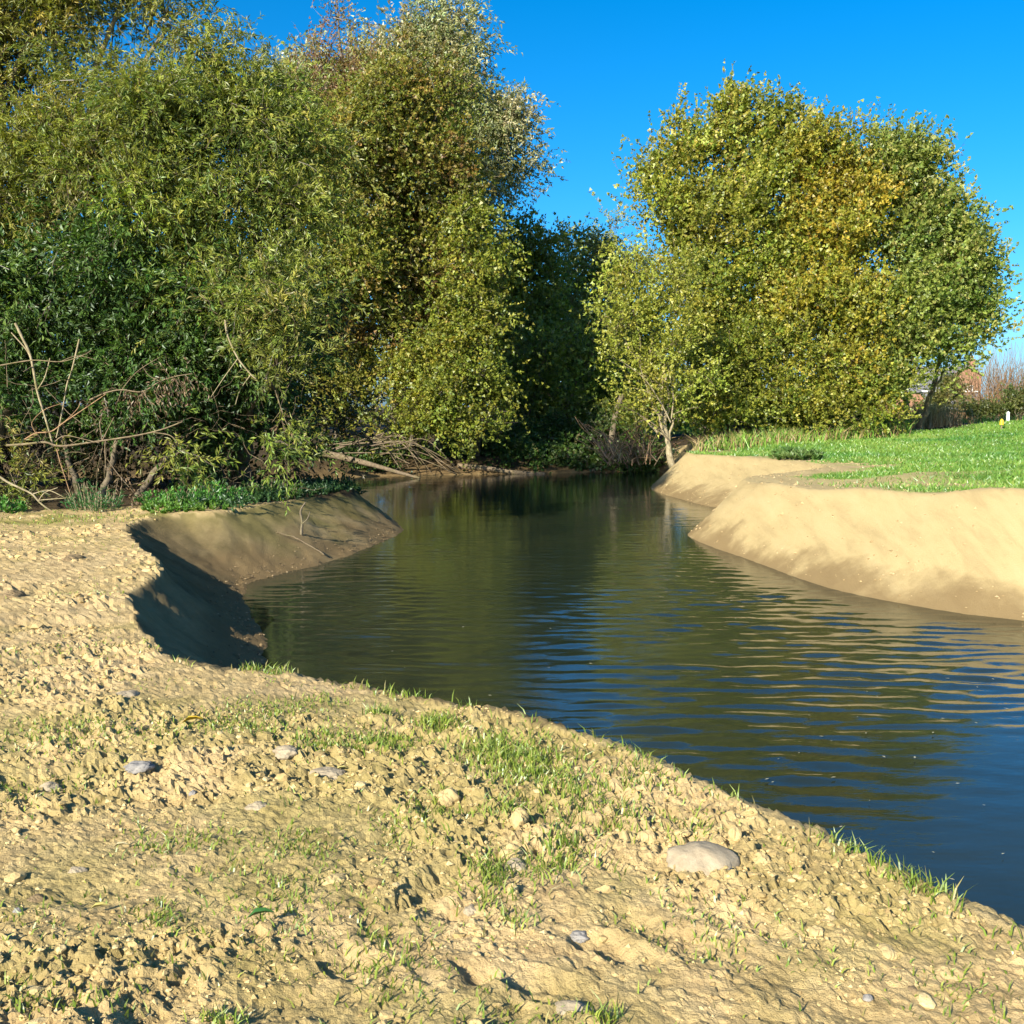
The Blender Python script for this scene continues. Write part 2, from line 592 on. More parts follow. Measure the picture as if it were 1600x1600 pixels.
# ------------------------------------------------------------------ the ground
az = np.concatenate([np.arange(-180, -62, 6.0), np.arange(-62, -32, .6), np.arange(-32, 32, .195), np.arange(32, 62, .6), np.arange(62, 180, 6.0)])
rr = [.04, .25, .5, .8, 1.1, 1.4]
r_ = 1.65
while r_ < 2500:
    rr.append(r_)
    if r_ < 46:
        r_ += min(.10 if r_ < 19 else .15, max(.0115, r_ * r_ / 1050.0))
    elif r_ < 120:
        r_ *= 1.012
    else:
        r_ *= 1.12
rr = np.array(rr)
A, RR = np.meshgrid(np.radians(az), rr, indexing='xy')
GX, GY = (RR * np.sin(A)).ravel(), (RR * np.cos(A)).ravel()
GZ = height(GX, GY)
t_, iw_, inl_, inr_, dn_, dr_, dt_ = zones(GX, GY)
n1 = fbm(GX * .5, GY * .5, 201, 4)
n2 = fbm(GX * 1.7, GY * 1.7, 211, 4)
n3 = fbm(GX * .22, GY * .22, 221, 3)
behind = sstep(28.5, 31, GY)
edge_w = .9 * (1 - behind) + .05
meadow_m = np.where(inr_, sstep(-.25, .35, (dr_ - edge_w) * .55 + n1 * 1.5 + n2 * .9), 0) * sstep(6.0, 8.5, GX + GY * .03)
bare = sstep(.04, .2, fbm(GX * .25 + 3, GY * .5, 231, 3)) * (1 - sstep(3.2, 5.5, dr_)) * (1 - behind)
meadow_m = meadow_m * (1 - .85 * bare)
wood_line = smooth_line([(-60, 16), (-18, 18.6), (-10.5, 19.9), (-7.6, 20.6), (-5.6, 21.8), (-4.2, 24.2), (-3.9, 27.5), (-7, 29)], 4)
wood_poly = np.vstack([wood_line, [(-14, 31), (-60, 45)]])
in_wood = inside(GX + .5 * n2, GY + .7 * n1, wood_poly)
far_wood = inr_ & ((GX + n1 < 8.2) & (GY > 40)) | (inr_ & (GY > 45.5 + .3 * (GX - 8) + 2 * n1) & (GX < 24) & (GY < 62))
far_wood |= (GY > 39.5) & (GX < 6.8) | (GY > 28.2) & (GX < -3.6) | (GX < -9 - .2 * n1) & (GY > 20.5 + .6 * n2)
litter_shade_m = np.where(in_wood | far_wood, 1.0, 0) * np.where(iw_, 0, 1)
spit = sstep(17.5, 19.5, GY) * (dn_ < dr_)
moss_m = np.where(dn_ < dr_, sstep(.04, .34, n1 + .5 * n2) * .5, 0)
moss_m = np.where(inl_, moss_m + .6 * sstep(16.5, 19, GY) * sstep(-.1, .2, n2), moss_m * .5 + spit * .85 * sstep(.2, .75, t_ + n2 * .7))
sand_m = np.where(inr_ | ((dr_ < dn_)), 1.0, np.where(inl_, 0.0, .55)) 
clay_shade = (~inl_) & (~inr_) & (dn_ < dr_) & (GY > 6)
litter_shade_m = np.where(clay_shade & (litter_shade_m < .5), .42 + .4 * n1 + .30 * n2 + .34 * sstep(0, 6, -GX - 1) * (1 - sstep(17, 20.5, GY)), litter_shade_m)  # dark clay slopes, with the shade of the bay painted in as deeper colour
litter_shade_m = np.clip(litter_shade_m, 0, 1)
zone = np.stack([meadow_m, np.clip(moss_m, 0, 1), litter_shade_m, np.clip(sand_m, 0, 1)], 1)
na, nr = len(az), len(rr)
i, j = np.meshgrid(np.arange(nr - 1), np.arange(na), indexing='ij')
j2 = (j + 1) % na
GF = np.stack([i * na + j, i * na + j2, (i + 1) * na + j2, (i + 1) * na + j], -1).reshape(-1, 4)
gme = np_mesh('ground', np.stack([GX, GY, GZ], 1), GF[:, ::-1], zone, True, 'zone')
in_g = inl_.reshape(nr, na)[:-1].ravel()
sm = np.repeat((rr[:-1] > 21)[:, None], na, 1).ravel() | ~in_g
gme.polygons.foreach_set('use_smooth', sm)
tag(obj('ground', gme, M['ground']), kind='structure')

# ------------------------------------------------------------------ the water
xs = np.concatenate([np.arange(-45, -8, 1.5), np.arange(-8, 11, .15), np.arange(11, 22, .6)])
ys = np.concatenate([np.arange(-22, 3, .6), np.arange(3, 17, .046), np.arange(17, 28, .075), np.arange(28, 54, .14)])
WX, WY = np.meshgrid(xs, ys, indexing='xy')
wx, wy = WX.ravel(), WY.ravel()
px_ = wx + .22 * fbm(wx * .6, wy * .6, 301, 2)
py_ = wy + .22 * fbm(wx * .6 + 9, wy * .6, 305, 2)
wz = np.zeros_like(wx)
rw = np.random.default_rng(3)
for k in range(56):
    lam = rw.uniform(.16, .5)
    th = rw.normal(math.radians(4), math.radians(19))
    slope = .0235 * rw.uniform(.5, 1.2)
    kk = 2 * np.pi / lam
    wz += slope / kk * np.sin(kk * (px_ * math.sin(th) + py_ * math.cos(th)) + rw.uniform(0, 6.28))
for k in range(8):
    lam = rw.uniform(.8, 1.8)
    th = rw.normal(0, .7)
    kk = 2 * np.pi / lam
    wz += .006 / kk * np.sin(kk * (wx * math.sin(th) + wy * math.cos(th)) + rw.uniform(0, 6.28))
env = .35 + 1.0 * sstep(-.25, .3, fbm(wx * .22, wy * .16, 311, 3))
env *= .55 + .45 * sstep(1.5, 8, wy - .9 * wx)
env *= .12 + .88 * sstep(.05, 1.3, seg_dist(wx, wy, water_poly))
env *= 1 - .55 * sstep(24, 34, wy)
wz *= env
nx, ny = len(xs), len(ys)
i, j = np.meshgrid(np.arange(ny - 1), np.arange(nx - 1), indexing='ij')
WF = np.stack([i * nx + j, i * nx + j + 1, (i + 1) * nx + j + 1, (i + 1) * nx + j], -1).reshape(-1, 4)
tag(obj('water', np_mesh('water', np.stack([wx, wy, wz], 1), WF, None, True), M['water']), kind='structure')


# ------------------------------------------------------------------ foliage
def leaf_quads(base, d, n, ln, wd, fold=.25):
    """diamond leaves with a slight fold: base point, direction, normal, length, width"""
    side = unit(np.cross(d, n))
    n = np.cross(side, d)
    m = base + d * (ln * .45)[:, None] + n * (wd * fold)[:, None]
    V = np.stack([base, m + side * (wd * .5)[:, None], base + d * ln[:, None] - n * (ln * .06)[:, None], m - side * (wd * .5)[:, None]], 1)
    return V.reshape(-1, 3), np.arange(len(base) * 4).reshape(-1, 4)


def leaf_tris(base, d, n, ln, wd):
    """pointed leaves of one face each, for trees too far off to show a leaf's outline"""
    side = unit(np.cross(d, n))
    m = base + d * (ln * .25)[:, None]
    V = np.stack([m + side * (wd * .55)[:, None], base + d * ln[:, None], m - side * (wd * .55)[:, None]], 1)
    return V.reshape(-1, 3), np.arange(len(base) * 3).reshape(-1, 3)


def pick_colours(rng, palette, n):
    w = np.array([p[1] for p in palette], float)
    idx = rng.choice(len(palette), n, p=w / w.sum())
    return np.array([p[0] for p in palette], float)[idx]


def sprays(rng, start, direc, n_leaf, leaf, twig_len, droop, palette, clump_col=None, mix=.68, up_bias=.35, twig_tubes=0, twig_col=(.10, .075, .045), far=False):
    """leafy twigs: returns vertices, faces, colours of all leaves (and of a share of the twigs as thin strips)"""
    n = len(start)
    L_ = twig_len * rng.uniform(.55, 1.25, n)
    s = np.sort(rng.uniform(.08, 1.0, (n, n_leaf)), axis=1)
    P = start[:, None, :] + direc[:, None, :] * (s * L_[:, None])[..., None]
    P[..., 2] -= droop * (s ** 2) * L_[:, None]
    T = direc[:, None, :] - np.array((0, 0, 1.0)) * (2 * droop * s)[..., None]
    T = unit(T)
    rnd = unit(rng.normal(size=(n, n_leaf, 3)))
    perp = unit(rnd - T * (rnd * T).sum(-1, keepdims=True))
    d = unit(T * .85 + perp * .65 + np.array((0, 0, -.25 * droop)))
    tn = unit(rng.normal(size=(n, 1, 3)) + np.array((0, -.35, up_bias * 2)))
    nn = unit(tn * 1.15 + rng.normal(size=(n, n_leaf, 3)) * .5)
    ln = leaf[0] * rng.uniform(.6, 1.25, n * n_leaf)
    wd = leaf[1] * rng.uniform(.65, 1.2, n * n_leaf)
    V, F = (leaf_tris if far else leaf_quads)(P.reshape(-1, 3), d.reshape(-1, 3), nn.reshape(-1, 3), ln, wd)
    kv = 3 if far else 4
    c = pick_colours(rng, palette, n * n_leaf).reshape(n, n_leaf, 3)
    tc = pick_colours(rng, palette, n)[:, None, :] if clump_col is None else clump_col[:, None, :]
    c = c * (1 - mix) + tc * mix
    c = c * rng.uniform(.82, 1.18, (n, n_leaf, 1))
    C = np.repeat(c.reshape(-1, 3), kv, axis=0)
    if twig_tubes:
        k = rng.permutation(n)[:int(n * twig_tubes)]
        a, b = start[k], start[k] + direc[k] * L_[k][:, None] - np.array((0, 0, 1.0)) * (droop * L_[k])[:, None]
        mid_ = (a + b) / 2 + np.array((0, 0, 1.0)) * (droop * L_[k] * .25)[:, None]
        sd = unit(np.cross(b - a, rng.normal(size=a.shape))) * .007 * leaf[2]
        tv = np.stack([a - sd, a + sd, mid_ + sd * .7, mid_ - sd * .7, mid_ - sd * .7, mid_ + sd * .7, b + sd * .3, b - sd * .3], 1).reshape(-1, 3)
        if far:
            tv = np.stack([a - sd, a + sd, b], 1).reshape(-1, 3)
        F = np.vstack([F, np.arange(len(tv)).reshape(-1, kv) + len(V)])
        V = np.vstack([V, tv])
        C = np.vstack([C, np.repeat(np.tile(np.array(twig_col), (len(k), 1)), len(tv) // len(k), axis=0)])
    return V, F, C


GROW = 1.09


def lobe_m(lobes, depth, ry=None):
    """lobes written as photo px centre, px radii, optional depth offset -> metres"""
    out = []
    for lb in lobes:
        cx, cy, rx, rz = lb[:4]
        dd = depth + (lb[4] if len(lb) > 4 else 0)
        sc = dd / 1640.0
        w = lb[5] if len(lb) > 5 else 1.0
        out.append((at(cx, cy, dd), np.array((rx * sc * GROW, (ry or .8) * .5 * (rx + rz) * sc * GROW, rz * sc * GROW)), w))
    return out


def crown_points(rng, lobes, n_clump, inner=.10, sub=11):
    """each lobe carries smaller lobes on its surface, and the clumps of twigs sit on those"""
    C0, R0, W0 = [], [], []
    for c, r, w in lobes:
        k = sub
        u = unit(rng.normal(size=(k, 3)) + np.array((0, -.3, .15)))
        C0.append(c + u * r * rng.uniform(.5, .95, (k, 1)))
        R0.append(r * rng.uniform(.18, .40, (k, 1)))
        W0.append(r[0] * r[2] * w * rng.uniform(.6, 1.4, k))
        C0.append(c[None])
        R0.append(r[None] * .6)
        W0.append(np.array([r[0] * r[2] * w * 1.0]))
    C0, R0, W0 = np.vstack(C0), np.vstack(R0), np.concatenate(W0)
    idx = rng.choice(len(C0), n_clump, p=W0 / W0.sum())
    u = unit(rng.normal(size=(n_clump, 3)))
    rad = np.where(rng.random(n_clump) < inner, rng.uniform(.1, .6, n_clump), .55 + .5 * rng.random(n_clump))
    tone = rng.uniform(.62, 1.22, (len(C0), 1)) * (1 + rng.normal(0, 1, (len(C0), 1)) * np.array((.10, -.02, .06)))
    return C0[idx] + u * R0[idx] * rad[:, None], u, R0[idx], tone[idx]


def make_crown(rng, lobes, n_clump, n_twig, n_leaf, leaf, palette, clump_r, twig_len, droop=.25, lift=.3, wind=(0, 0, 0), zmin=None, colour_of=None, fill=10, shoots=1.0, **kw):
    pts, u, Rd, tone = crown_points(rng, lobes, n_clump)
    cr = clump_r * rng.uniform(.6, 1.3, n_clump)
    st = np.repeat(pts, n_twig, 0) + rng.normal(size=(n_clump * n_twig, 3)) * np.repeat(cr, n_twig)[:, None] * np.array((.55, .55, .42))
    d = unit(np.repeat(u, n_twig, 0) * .7 + rng.normal(size=st.shape) * .5 + np.array((0, 0, lift)) + np.array(wind))
    cc = pick_colours(rng, palette, n_clump)
    if colour_of is not None:
        cc = colour_of(pts, cc)
    cc = np.repeat(cc * tone, n_twig, 0)
    if zmin is not None:
        k = st[:, 2] > zmin
        st, d, cc = st[k], d[k], cc[k]
    V, F, C = sprays(rng, st, d, n_leaf, leaf, twig_len, droop, palette, cc, **kw)
    if shoots:
        # long leading shoots that break the outline
        ns = int(shoots * n_clump)
        k = rng.choice(n_clump, ns)
        d3 = unit(u[k] * .55 + np.array((0, 0, .25 + 1.6 * lift)) + np.array(wind) * 2 + rng.normal(size=(ns, 3)) * .3)
        V3, F3, C3 = sprays(rng, pts[k], d3, n_leaf * 2, (leaf[0] * .85, leaf[1] * .85, leaf[2]), twig_len * 1.9, droop * .5, palette, None, **{**kw, 'twig_tubes': 1.0})
        F, V, C = np.vstack([F, F3 + len(V)]), np.vstack([V, V3]), np.vstack([C, C3])
    # leaves deep inside the crown, which close it off
    if fill:
        ctr = np.array([l[0] for l in lobes])
        rad = np.array([l[1] for l in lobes])
        wt = rad[:, 0] * rad[:, 2] * np.array([l[2] for l in lobes]) ** 2
        n = int(fill * n_clump)
        q = rng.choice(len(lobes), n, p=wt / wt.sum())
        p = ctr[q] + unit(rng.normal(size=(n, 3))) * rad[q] * (rng.random(n) ** .5 * .72)[:, None]
        far = kw.get('far', False)
        d2, n2 = unit(rng.normal(size=(n, 3))), unit(rng.normal(size=(n, 3)))
        V2, F2 = (leaf_tris if far else leaf_quads)(p, d2, n2, leaf[0] * rng.uniform(1.0, 1.5, n), leaf[1] * rng.uniform(1.1, 1.8, n))
        C2 = np.repeat(pick_colours(rng, palette, n) * .9, 3 if far else 4, axis=0)
        F, V, C = np.vstack([F, F2 + len(V)]), np.vstack([V, V2]), np.vstack([C, C2])
    return (V, F, C), pts


def bend(a, b, sag, rng, n=7, wob=.04):
    a, b = np.asarray(a, float), np.asarray(b, float)
    s = np.linspace(0, 1, n)[:, None]
    p = a + (b - a) * s
    p[:, 2] += (sag * np.sin(np.pi * s[:, 0])) * np.linalg.norm(b - a)
    w = rng.normal(size=(n, 3)) * wob * np.linalg.norm(b - a) * np.sin(np.pi * s)
    return p + w


def tree(name, label, cat, base, lobes, crown_kw, seed, trunk_r=.22, stems=1, bark='bark', leafm='leaf', group=None, n_branch=110, lean=(0, 0), spread=.6, trunk_top=.45):
    rng = np.random.default_rng(seed)
    bx, by = base
    bz = h1(bx, by) - .12
    root = empty(name, (bx, by, bz), label, cat, group)
    (V, F, C), pts = make_crown(rng, lobes, **crown_kw)
    centres = [l[0] for l in lobes]
    top = np.mean(centres, axis=0)
    stem_ends = []
    order = np.argsort([c[0] for c in centres])
    for s in range(stems):
        grp = np.array_split(order, stems)[s] if stems <= len(order) else order[s % len(order):s % len(order) + 1]
        tgt = np.mean([centres[g] for g in grp], axis=0)
        foot = np.array((bx + (s - (stems - 1) / 2) * spread, by + rng.uniform(-.3, .3) * (stems > 1), bz))
        end = foot + (tgt - foot) * trunk_top
        end[2] = foot[2] + (tgt[2] - foot[2]) * trunk_top
        end[:2] += np.array(lean) * .5
        tr = bend(foot, end, .0, rng, 9, .018)
        rs = trunk_r / math.sqrt(stems)
        obj('trunk', Tubes().add(tr, rs * 1.25, rs * .72, 9, .05).mesh('trunk'), M[bark], root)
        for g in grp:
            if lobes[g][2] < .55:
                continue
            stem_ends.append((tr, rs, centres[g]))
    fine = Tubes()
    for tr, rs, c in stem_ends:
        k = rng.integers(5, len(tr))
        lb = bend(tr[k], c, rng.uniform(-.06, .08), rng, 9, .03)
        obj('limb', Tubes().add(lb, rs * .55, rs * .16, 7, .05).mesh('limb'), M[bark], root)
    sel = rng.permutation(len(pts))[:n_branch]
    cs = np.array(centres)
    for q in sel:
        c = cs[np.argmin(((cs - pts[q]) ** 2).sum(1))]
        a = c + (pts[q] - c) * rng.uniform(-.25, .15)
        fine.add(bend(a, pts[q] + (pts[q] - c) * .12, rng.uniform(-.08, .1), rng, 6, .04), rs * .17, rs * .035, 4, .0, False)
    if n_branch:
        tag(obj('branches', fine.mesh('branches'), M[bark], root), kind='stuff')
    tag(obj('crown', np_mesh('crown', V, F, C), M[leafm], root), kind='stuff')
    return root


OLIVE = [((.145, .135, .026), 4), ((.105, .115, .022), 3), ((.20, .175, .04), 2), ((.075, .092, .02), 2.5), ((.23, .17, .04), .6), ((.13, .105, .045), 1)]
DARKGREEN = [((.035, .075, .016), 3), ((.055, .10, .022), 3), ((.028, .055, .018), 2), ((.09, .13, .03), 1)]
ALDER = [((.135, .125, .024), 4), ((.165, .125, .032), 2.5), ((.095, .105, .02), 3), ((.15, .085, .03), 1.1), ((.06, .08, .018), 1.5)]
BROWNISH = [((.17, .115, .042), 3), ((.16, .085, .045), 2), ((.14, .125, .03), 2)]
BRIGHT = [((.14, .17, .022), 4), ((.10, .14, .02), 3), ((.20, .20, .03), 2), ((.055, .09, .015), 1)]
SILVER = [((.19, .19, .085), 4), ((.24, .235, .13), 2.5), ((.13, .145, .05), 3), ((.085, .105, .04), 1.5)]
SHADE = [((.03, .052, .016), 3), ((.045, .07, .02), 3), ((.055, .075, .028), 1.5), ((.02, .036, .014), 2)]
POPLAR = [((.13, .14, .022), 4), ((.095, .12, .02), 3), ((.19, .17, .028), 2.5), ((.24, .22, .07), 1), ((.06, .085, .016), 1.5)]
GOLD = [((.23, .165, .018), 4), ((.27, .155, .02), 1.8), ((.16, .14, .02), 3), ((.11, .115, .018), 1.5)]
PALEOLIVE = [((.19, .18, .035), 4), ((.145, .15, .026), 3), ((.25, .215, .05), 1.6)]


def lift(pal, r, g, b):
    r, g, b = r * 1.08, g * 1.06, b * 1.05
    return [((c[0] * r, c[1] * g, c[2] * b), w) for c, w in pal]


OLIVE, ALDER, PALEOLIVE = (lift(q, 1.43, 1.64, 1.25) for q in (OLIVE, ALDER, PALEOLIVE))
POPLAR = lift(POPLAR, 1.66, 1.68, 1.35)
BRIGHT, GOLD, BROWNISH, SILVER = lift(BRIGHT, 1.4, 1.3, 1.2), lift(GOLD, 1.5, 1.55, 1.1), lift(BROWNISH, 1.3, 1.3, 1.2), lift(SILVER, 1.3, 1.35, 1.25)
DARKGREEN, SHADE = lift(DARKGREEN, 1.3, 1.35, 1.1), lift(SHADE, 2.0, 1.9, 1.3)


def gx_of(px, depth):
    return (px - 800) / 1640.0 * depth


# --- willows and shrubs on the near spit
W = dict(fill=10, shoots=.8, leaf=(.145, .036, 1.0), clump_r=.62, twig_len=.62, droop=.35, lift=.18, twig_tubes=.5)
tree('willow_tree', 'tall olive willow cut off by the frame beside the bare soil', 'tree', (gx_of(-60, 24.5), 24.5),
     lobe_m([(30, 40, 170, 110), (-90, 230, 170, 170), (120, 190, 120, 95, -1), (60, -90, 200, 110), (265, 40, 80, 62, 0, .55), (25, 715, 48, 42, -3.4, .5), (5, 765, 50, 24, -3.6, .5), (10, 320, 110, 100, -1.2), (200, -20, 110, 70, 0, .7)], 24.5),
     dict(n_clump=720, n_twig=12, n_leaf=11, palette=OLIVE, **W), 11, .34, 2, 'pale_bark')
tree('willow_tree', 'broad olive willow leaning over the dug spit with low hanging sprays', 'tree', (gx_of(340, 25.5), 26.2),
     lobe_m([(300, 190, 140, 90), (415, 200, 110, 80, .5), (335, 95, 60, 55, 0, .5), (405, 310, 78, 74, -.6), (265, 300, 100, 70, -1), (462, 455, 44, 48, -1.4), (335, 440, 84, 60, -1),
             (150, 260, 90, 70, -.6), (440, 540, 52, 60, -2.2, .6), (400, 490, 60, 50, -2, .8), (290, 400, 90, 70), (430, 690, 34, 40, -3.2, .35), (285, 705, 36, 30, -2.6, .3)], 23.6),
     dict(n_clump=700, n_twig=12, n_leaf=11, palette=lift(OLIVE, .90, .98, 1.0) + [((.07, .125, .028), 2)], **W), 12, .32, 2, 'bark')
tree('willow_tree', 'bushy willow standing just outside the frame beside the bare soil', 'tree', (-18, 18.5),
     [(np.array(c_), np.array(r_), 1.0) for c_, r_ in (((-18, 18, 7.5), (3.6, 3, 3.4)), ((-15, 19.5, 4), (3, 2.5, 2.6)), ((-20, 16.5, 4), (3.4, 2.6, 3)), ((-16, 20, 8.5), (3, 2.5, 2.5)), ((-15.4, 21.5, 2.6), (2.8, 1.8, 1.8)))],
     dict(n_clump=330, n_twig=10, n_leaf=9, palette=OLIVE, **W), 15, .3, 2, 'pale_bark')
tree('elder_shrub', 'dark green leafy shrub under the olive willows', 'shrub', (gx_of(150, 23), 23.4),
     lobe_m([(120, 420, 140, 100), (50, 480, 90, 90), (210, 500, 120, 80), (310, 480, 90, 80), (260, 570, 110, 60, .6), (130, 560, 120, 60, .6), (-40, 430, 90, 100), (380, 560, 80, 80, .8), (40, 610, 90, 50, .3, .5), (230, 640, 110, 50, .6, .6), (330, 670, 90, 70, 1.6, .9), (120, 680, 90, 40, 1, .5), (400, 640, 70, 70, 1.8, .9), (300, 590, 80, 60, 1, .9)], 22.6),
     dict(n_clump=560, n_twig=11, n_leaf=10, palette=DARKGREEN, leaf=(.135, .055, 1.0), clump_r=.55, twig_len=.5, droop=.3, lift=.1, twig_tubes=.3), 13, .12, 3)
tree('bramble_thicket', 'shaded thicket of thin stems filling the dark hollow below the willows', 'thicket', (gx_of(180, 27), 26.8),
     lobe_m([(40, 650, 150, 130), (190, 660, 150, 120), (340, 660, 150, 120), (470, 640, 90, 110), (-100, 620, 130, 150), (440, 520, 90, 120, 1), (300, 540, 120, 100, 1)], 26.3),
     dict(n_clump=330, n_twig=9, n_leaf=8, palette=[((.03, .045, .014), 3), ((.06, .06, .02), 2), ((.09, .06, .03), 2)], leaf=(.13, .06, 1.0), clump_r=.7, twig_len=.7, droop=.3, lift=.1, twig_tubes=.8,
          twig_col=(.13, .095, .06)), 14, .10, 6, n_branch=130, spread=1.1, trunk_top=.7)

rng = np.random.default_rng(16)
tg = Tubes()
for q in range(100):
    a_ = at(rng.uniform(-10, 470), rng.uniform(560, 790), rng.uniform(21.2, 24.5))
    dr_v = unit(rng.normal(size=3) * np.array((1, .5, .75)))
    tg.add(bend(a_, a_ + dr_v * rng.uniform(.5, 1.7), rng.uniform(-.1, .15), rng, 7, .05), rng.uniform(.005, .010), .003, 3, 0, False)
thicket = [o for o in S.objects if o.name == 'bramble_thicket'][0]
tag(obj('twigs', tg.mesh('twigs'), M['dead_wood'], thicket), kind='stuff')

# --- the wood beyond the water
AL = dict(far=True, leaf=(.155, .115, 1.3), clump_r=.85, twig_len=.75, droop=.2, lift=.2, twig_tubes=.35)
tree('alder_tree', 'yellow-olive alder rising behind the willow with brownish upper twigs', 'tree', (gx_of(520, 46), 46.5),
     lobe_m([(500, 260, 95, 110), (450, 330, 70, 90, 0, .4), (520, 400, 100, 110), (480, 520, 90, 100), (530, 600, 80, 80, 0, .4), (560, 210, 80, 80), (430, 470, 60, 80, 0, .3), (500, 660, 60, 40, 0, .3)], 45),
     dict(n_clump=560, n_twig=14, n_leaf=10, palette=ALDER, **AL), 21, .30, 2)
tree('alder_tree', 'rusty olive alder standing behind the fallen tree', 'tree', (gx_of(640, 48), 48),
     lobe_m([(630, 210, 95, 100), (690, 290, 75, 100), (610, 350, 100, 100), (690, 420, 80, 110), (620, 500, 90, 100), (580, 590, 80, 80, 0, .4), (720, 330, 50, 70), (660, 140, 80, 60), (600, 655, 80, 40, 0, .3)], 46.5),
     dict(n_clump=580, n_twig=14, n_leaf=10, palette=ALDER + [((.17, .10, .035), 3)], **AL), 22, .30, 2)
tree('alder_tree', 'bright yellow-green young alder dipping its sprays to the water', 'tree', (gx_of(735, 47), 47),
     lobe_m([(750, 410, 44, 36), (725, 470, 44, 30), (760, 520, 36, 30, -.5), (690, 540, 52, 32), (735, 575, 52, 30, -.8), (650, 590, 44, 30), (700, 625, 60, 28, -1), (772, 615, 30, 26), (665, 665, 52, 28, -.6), (735, 665, 38, 26, -1), (735, 340, 36, 36)], 44.8),
     dict(n_clump=300, n_twig=12, n_leaf=9, palette=BRIGHT, **{**AL, 'droop': .4}), 23, .18, 2)
tree('silver_willow', 'tall silvery willow whose rounded dome tops the wood', 'tree', (gx_of(640, 56), 56),
     lobe_m([(640, 90, 85, 70), (560, 120, 90, 70), (465, 140, 72, 75), (720, 110, 78, 70), (776, 196, 52, 54), (798, 254, 46, 66), (735, 255, 70, 70), (755, 320, 40, 50), (640, 220, 150, 90, 3), (520, 250, 140, 90, 3), (690, 60, 60, 50)], 55),
     dict(n_clump=680, n_twig=14, n_leaf=10, palette=SILVER, far=True, leaf=(.26, .09, 1.5), clump_r=1.0, twig_len=1.1, droop=.45, lift=.25, twig_tubes=.3), 24, .42, 2, leafm='silver_leaf')
tree('birch_tree', 'half bare red-brown tree poking its thin tip above the wood', 'tree', (gx_of(530, 50), 50),
     lobe_m([(528, 30, 24, 36, 0, .7), (512, 95, 45, 40), (560, 135, 60, 45), (640, 190, 60, 60), (500, 170, 70, 60)], 49),
     dict(n_clump=130, n_twig=10, n_leaf=6, palette=BROWNISH, far=True, leaf=(.15, .09, 1.6), clump_r=.8, twig_len=.9, droop=.05, lift=.6, twig_tubes=.9, twig_col=(.16, .09, .07)), 25, .2, 1, trunk_top=.8)
DK = dict(far=True, leaf=(.24, .15, 1.5), clump_r=1.0, twig_len=.9, droop=.25, lift=.25, twig_tubes=.3)
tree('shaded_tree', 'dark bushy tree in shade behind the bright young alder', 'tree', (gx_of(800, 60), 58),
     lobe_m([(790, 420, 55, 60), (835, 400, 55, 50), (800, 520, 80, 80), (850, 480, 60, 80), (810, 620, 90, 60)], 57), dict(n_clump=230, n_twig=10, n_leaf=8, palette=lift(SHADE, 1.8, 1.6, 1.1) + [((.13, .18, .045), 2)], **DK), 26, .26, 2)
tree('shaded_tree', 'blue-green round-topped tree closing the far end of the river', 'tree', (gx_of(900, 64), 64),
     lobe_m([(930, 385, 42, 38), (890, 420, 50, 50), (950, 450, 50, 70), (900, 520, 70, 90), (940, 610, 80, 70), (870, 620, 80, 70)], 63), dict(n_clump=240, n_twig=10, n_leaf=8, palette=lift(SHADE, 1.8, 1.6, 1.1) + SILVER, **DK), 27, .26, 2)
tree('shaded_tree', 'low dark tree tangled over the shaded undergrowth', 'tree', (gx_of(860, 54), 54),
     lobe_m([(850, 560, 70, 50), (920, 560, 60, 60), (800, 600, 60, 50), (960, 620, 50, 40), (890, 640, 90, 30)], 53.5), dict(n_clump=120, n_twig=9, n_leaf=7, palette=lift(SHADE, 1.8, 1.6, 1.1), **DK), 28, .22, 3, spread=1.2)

tree('silver_willow', 'pale grey-green crown peeping over the dark end of the river', 'tree', (gx_of(950, 74), 74),
     lobe_m([(948, 385, 34, 34), (968, 430, 40, 44), (955, 490, 40, 50), (935, 440, 36, 40), (985, 520, 40, 60), (940, 560, 40, 40)], 72),
     dict(n_clump=150, n_twig=12, n_leaf=9, palette=SILVER + OLIVE[:2], far=True, leaf=(.26, .10, 1.5), clump_r=.9, twig_len=.9, droop=.3, lift=.3, twig_tubes=.3), 29, .3, 2, leafm='silver_leaf')
# --- the big group on the meadow
GROW = 1.03
PO = dict(shoots=1.5, far=True, leaf=(.17, .135, 1.4), clump_r=.85, twig_len=.85, droop=.08, lift=.55, wind=(.22, 0, 0), twig_tubes=.3)
tree('poplar_tree', 'tallest green poplar of the meadow clump with windswept leader', 'tree', (gx_of(1150, 48), 48.5),
     lobe_m([(1042, 300, 46, 62), (1075, 238, 42, 44), (1135, 210, 50, 40), (1195, 205, 48, 40), (1065, 380, 62, 75), (1150, 300, 85, 90), (1120, 430, 95, 85), (1210, 420, 70, 90), (1150, 530, 100, 70), (1240, 260, 60, 60)], 47.5),
     dict(n_clump=640, n_twig=14, n_leaf=10, palette=POPLAR, **PO), 31, .34, 3)
tree('poplar_tree', 'golden-yellow poplar in the middle of the meadow clump', 'tree', (gx_of(1300, 48), 48),
     lobe_m([(1285, 250, 52, 50), (1335, 305, 60, 70), (1280, 340, 70, 80), (1330, 410, 80, 75), (1260, 480, 70, 70), (1340, 500, 65, 60), (1330, 570, 60, 50)], 46.6),
     dict(n_clump=460, n_twig=14, n_leaf=10, palette=lift(GOLD, .88, .98, 1.25) + POPLAR[:4], **PO), 32, .30, 2)
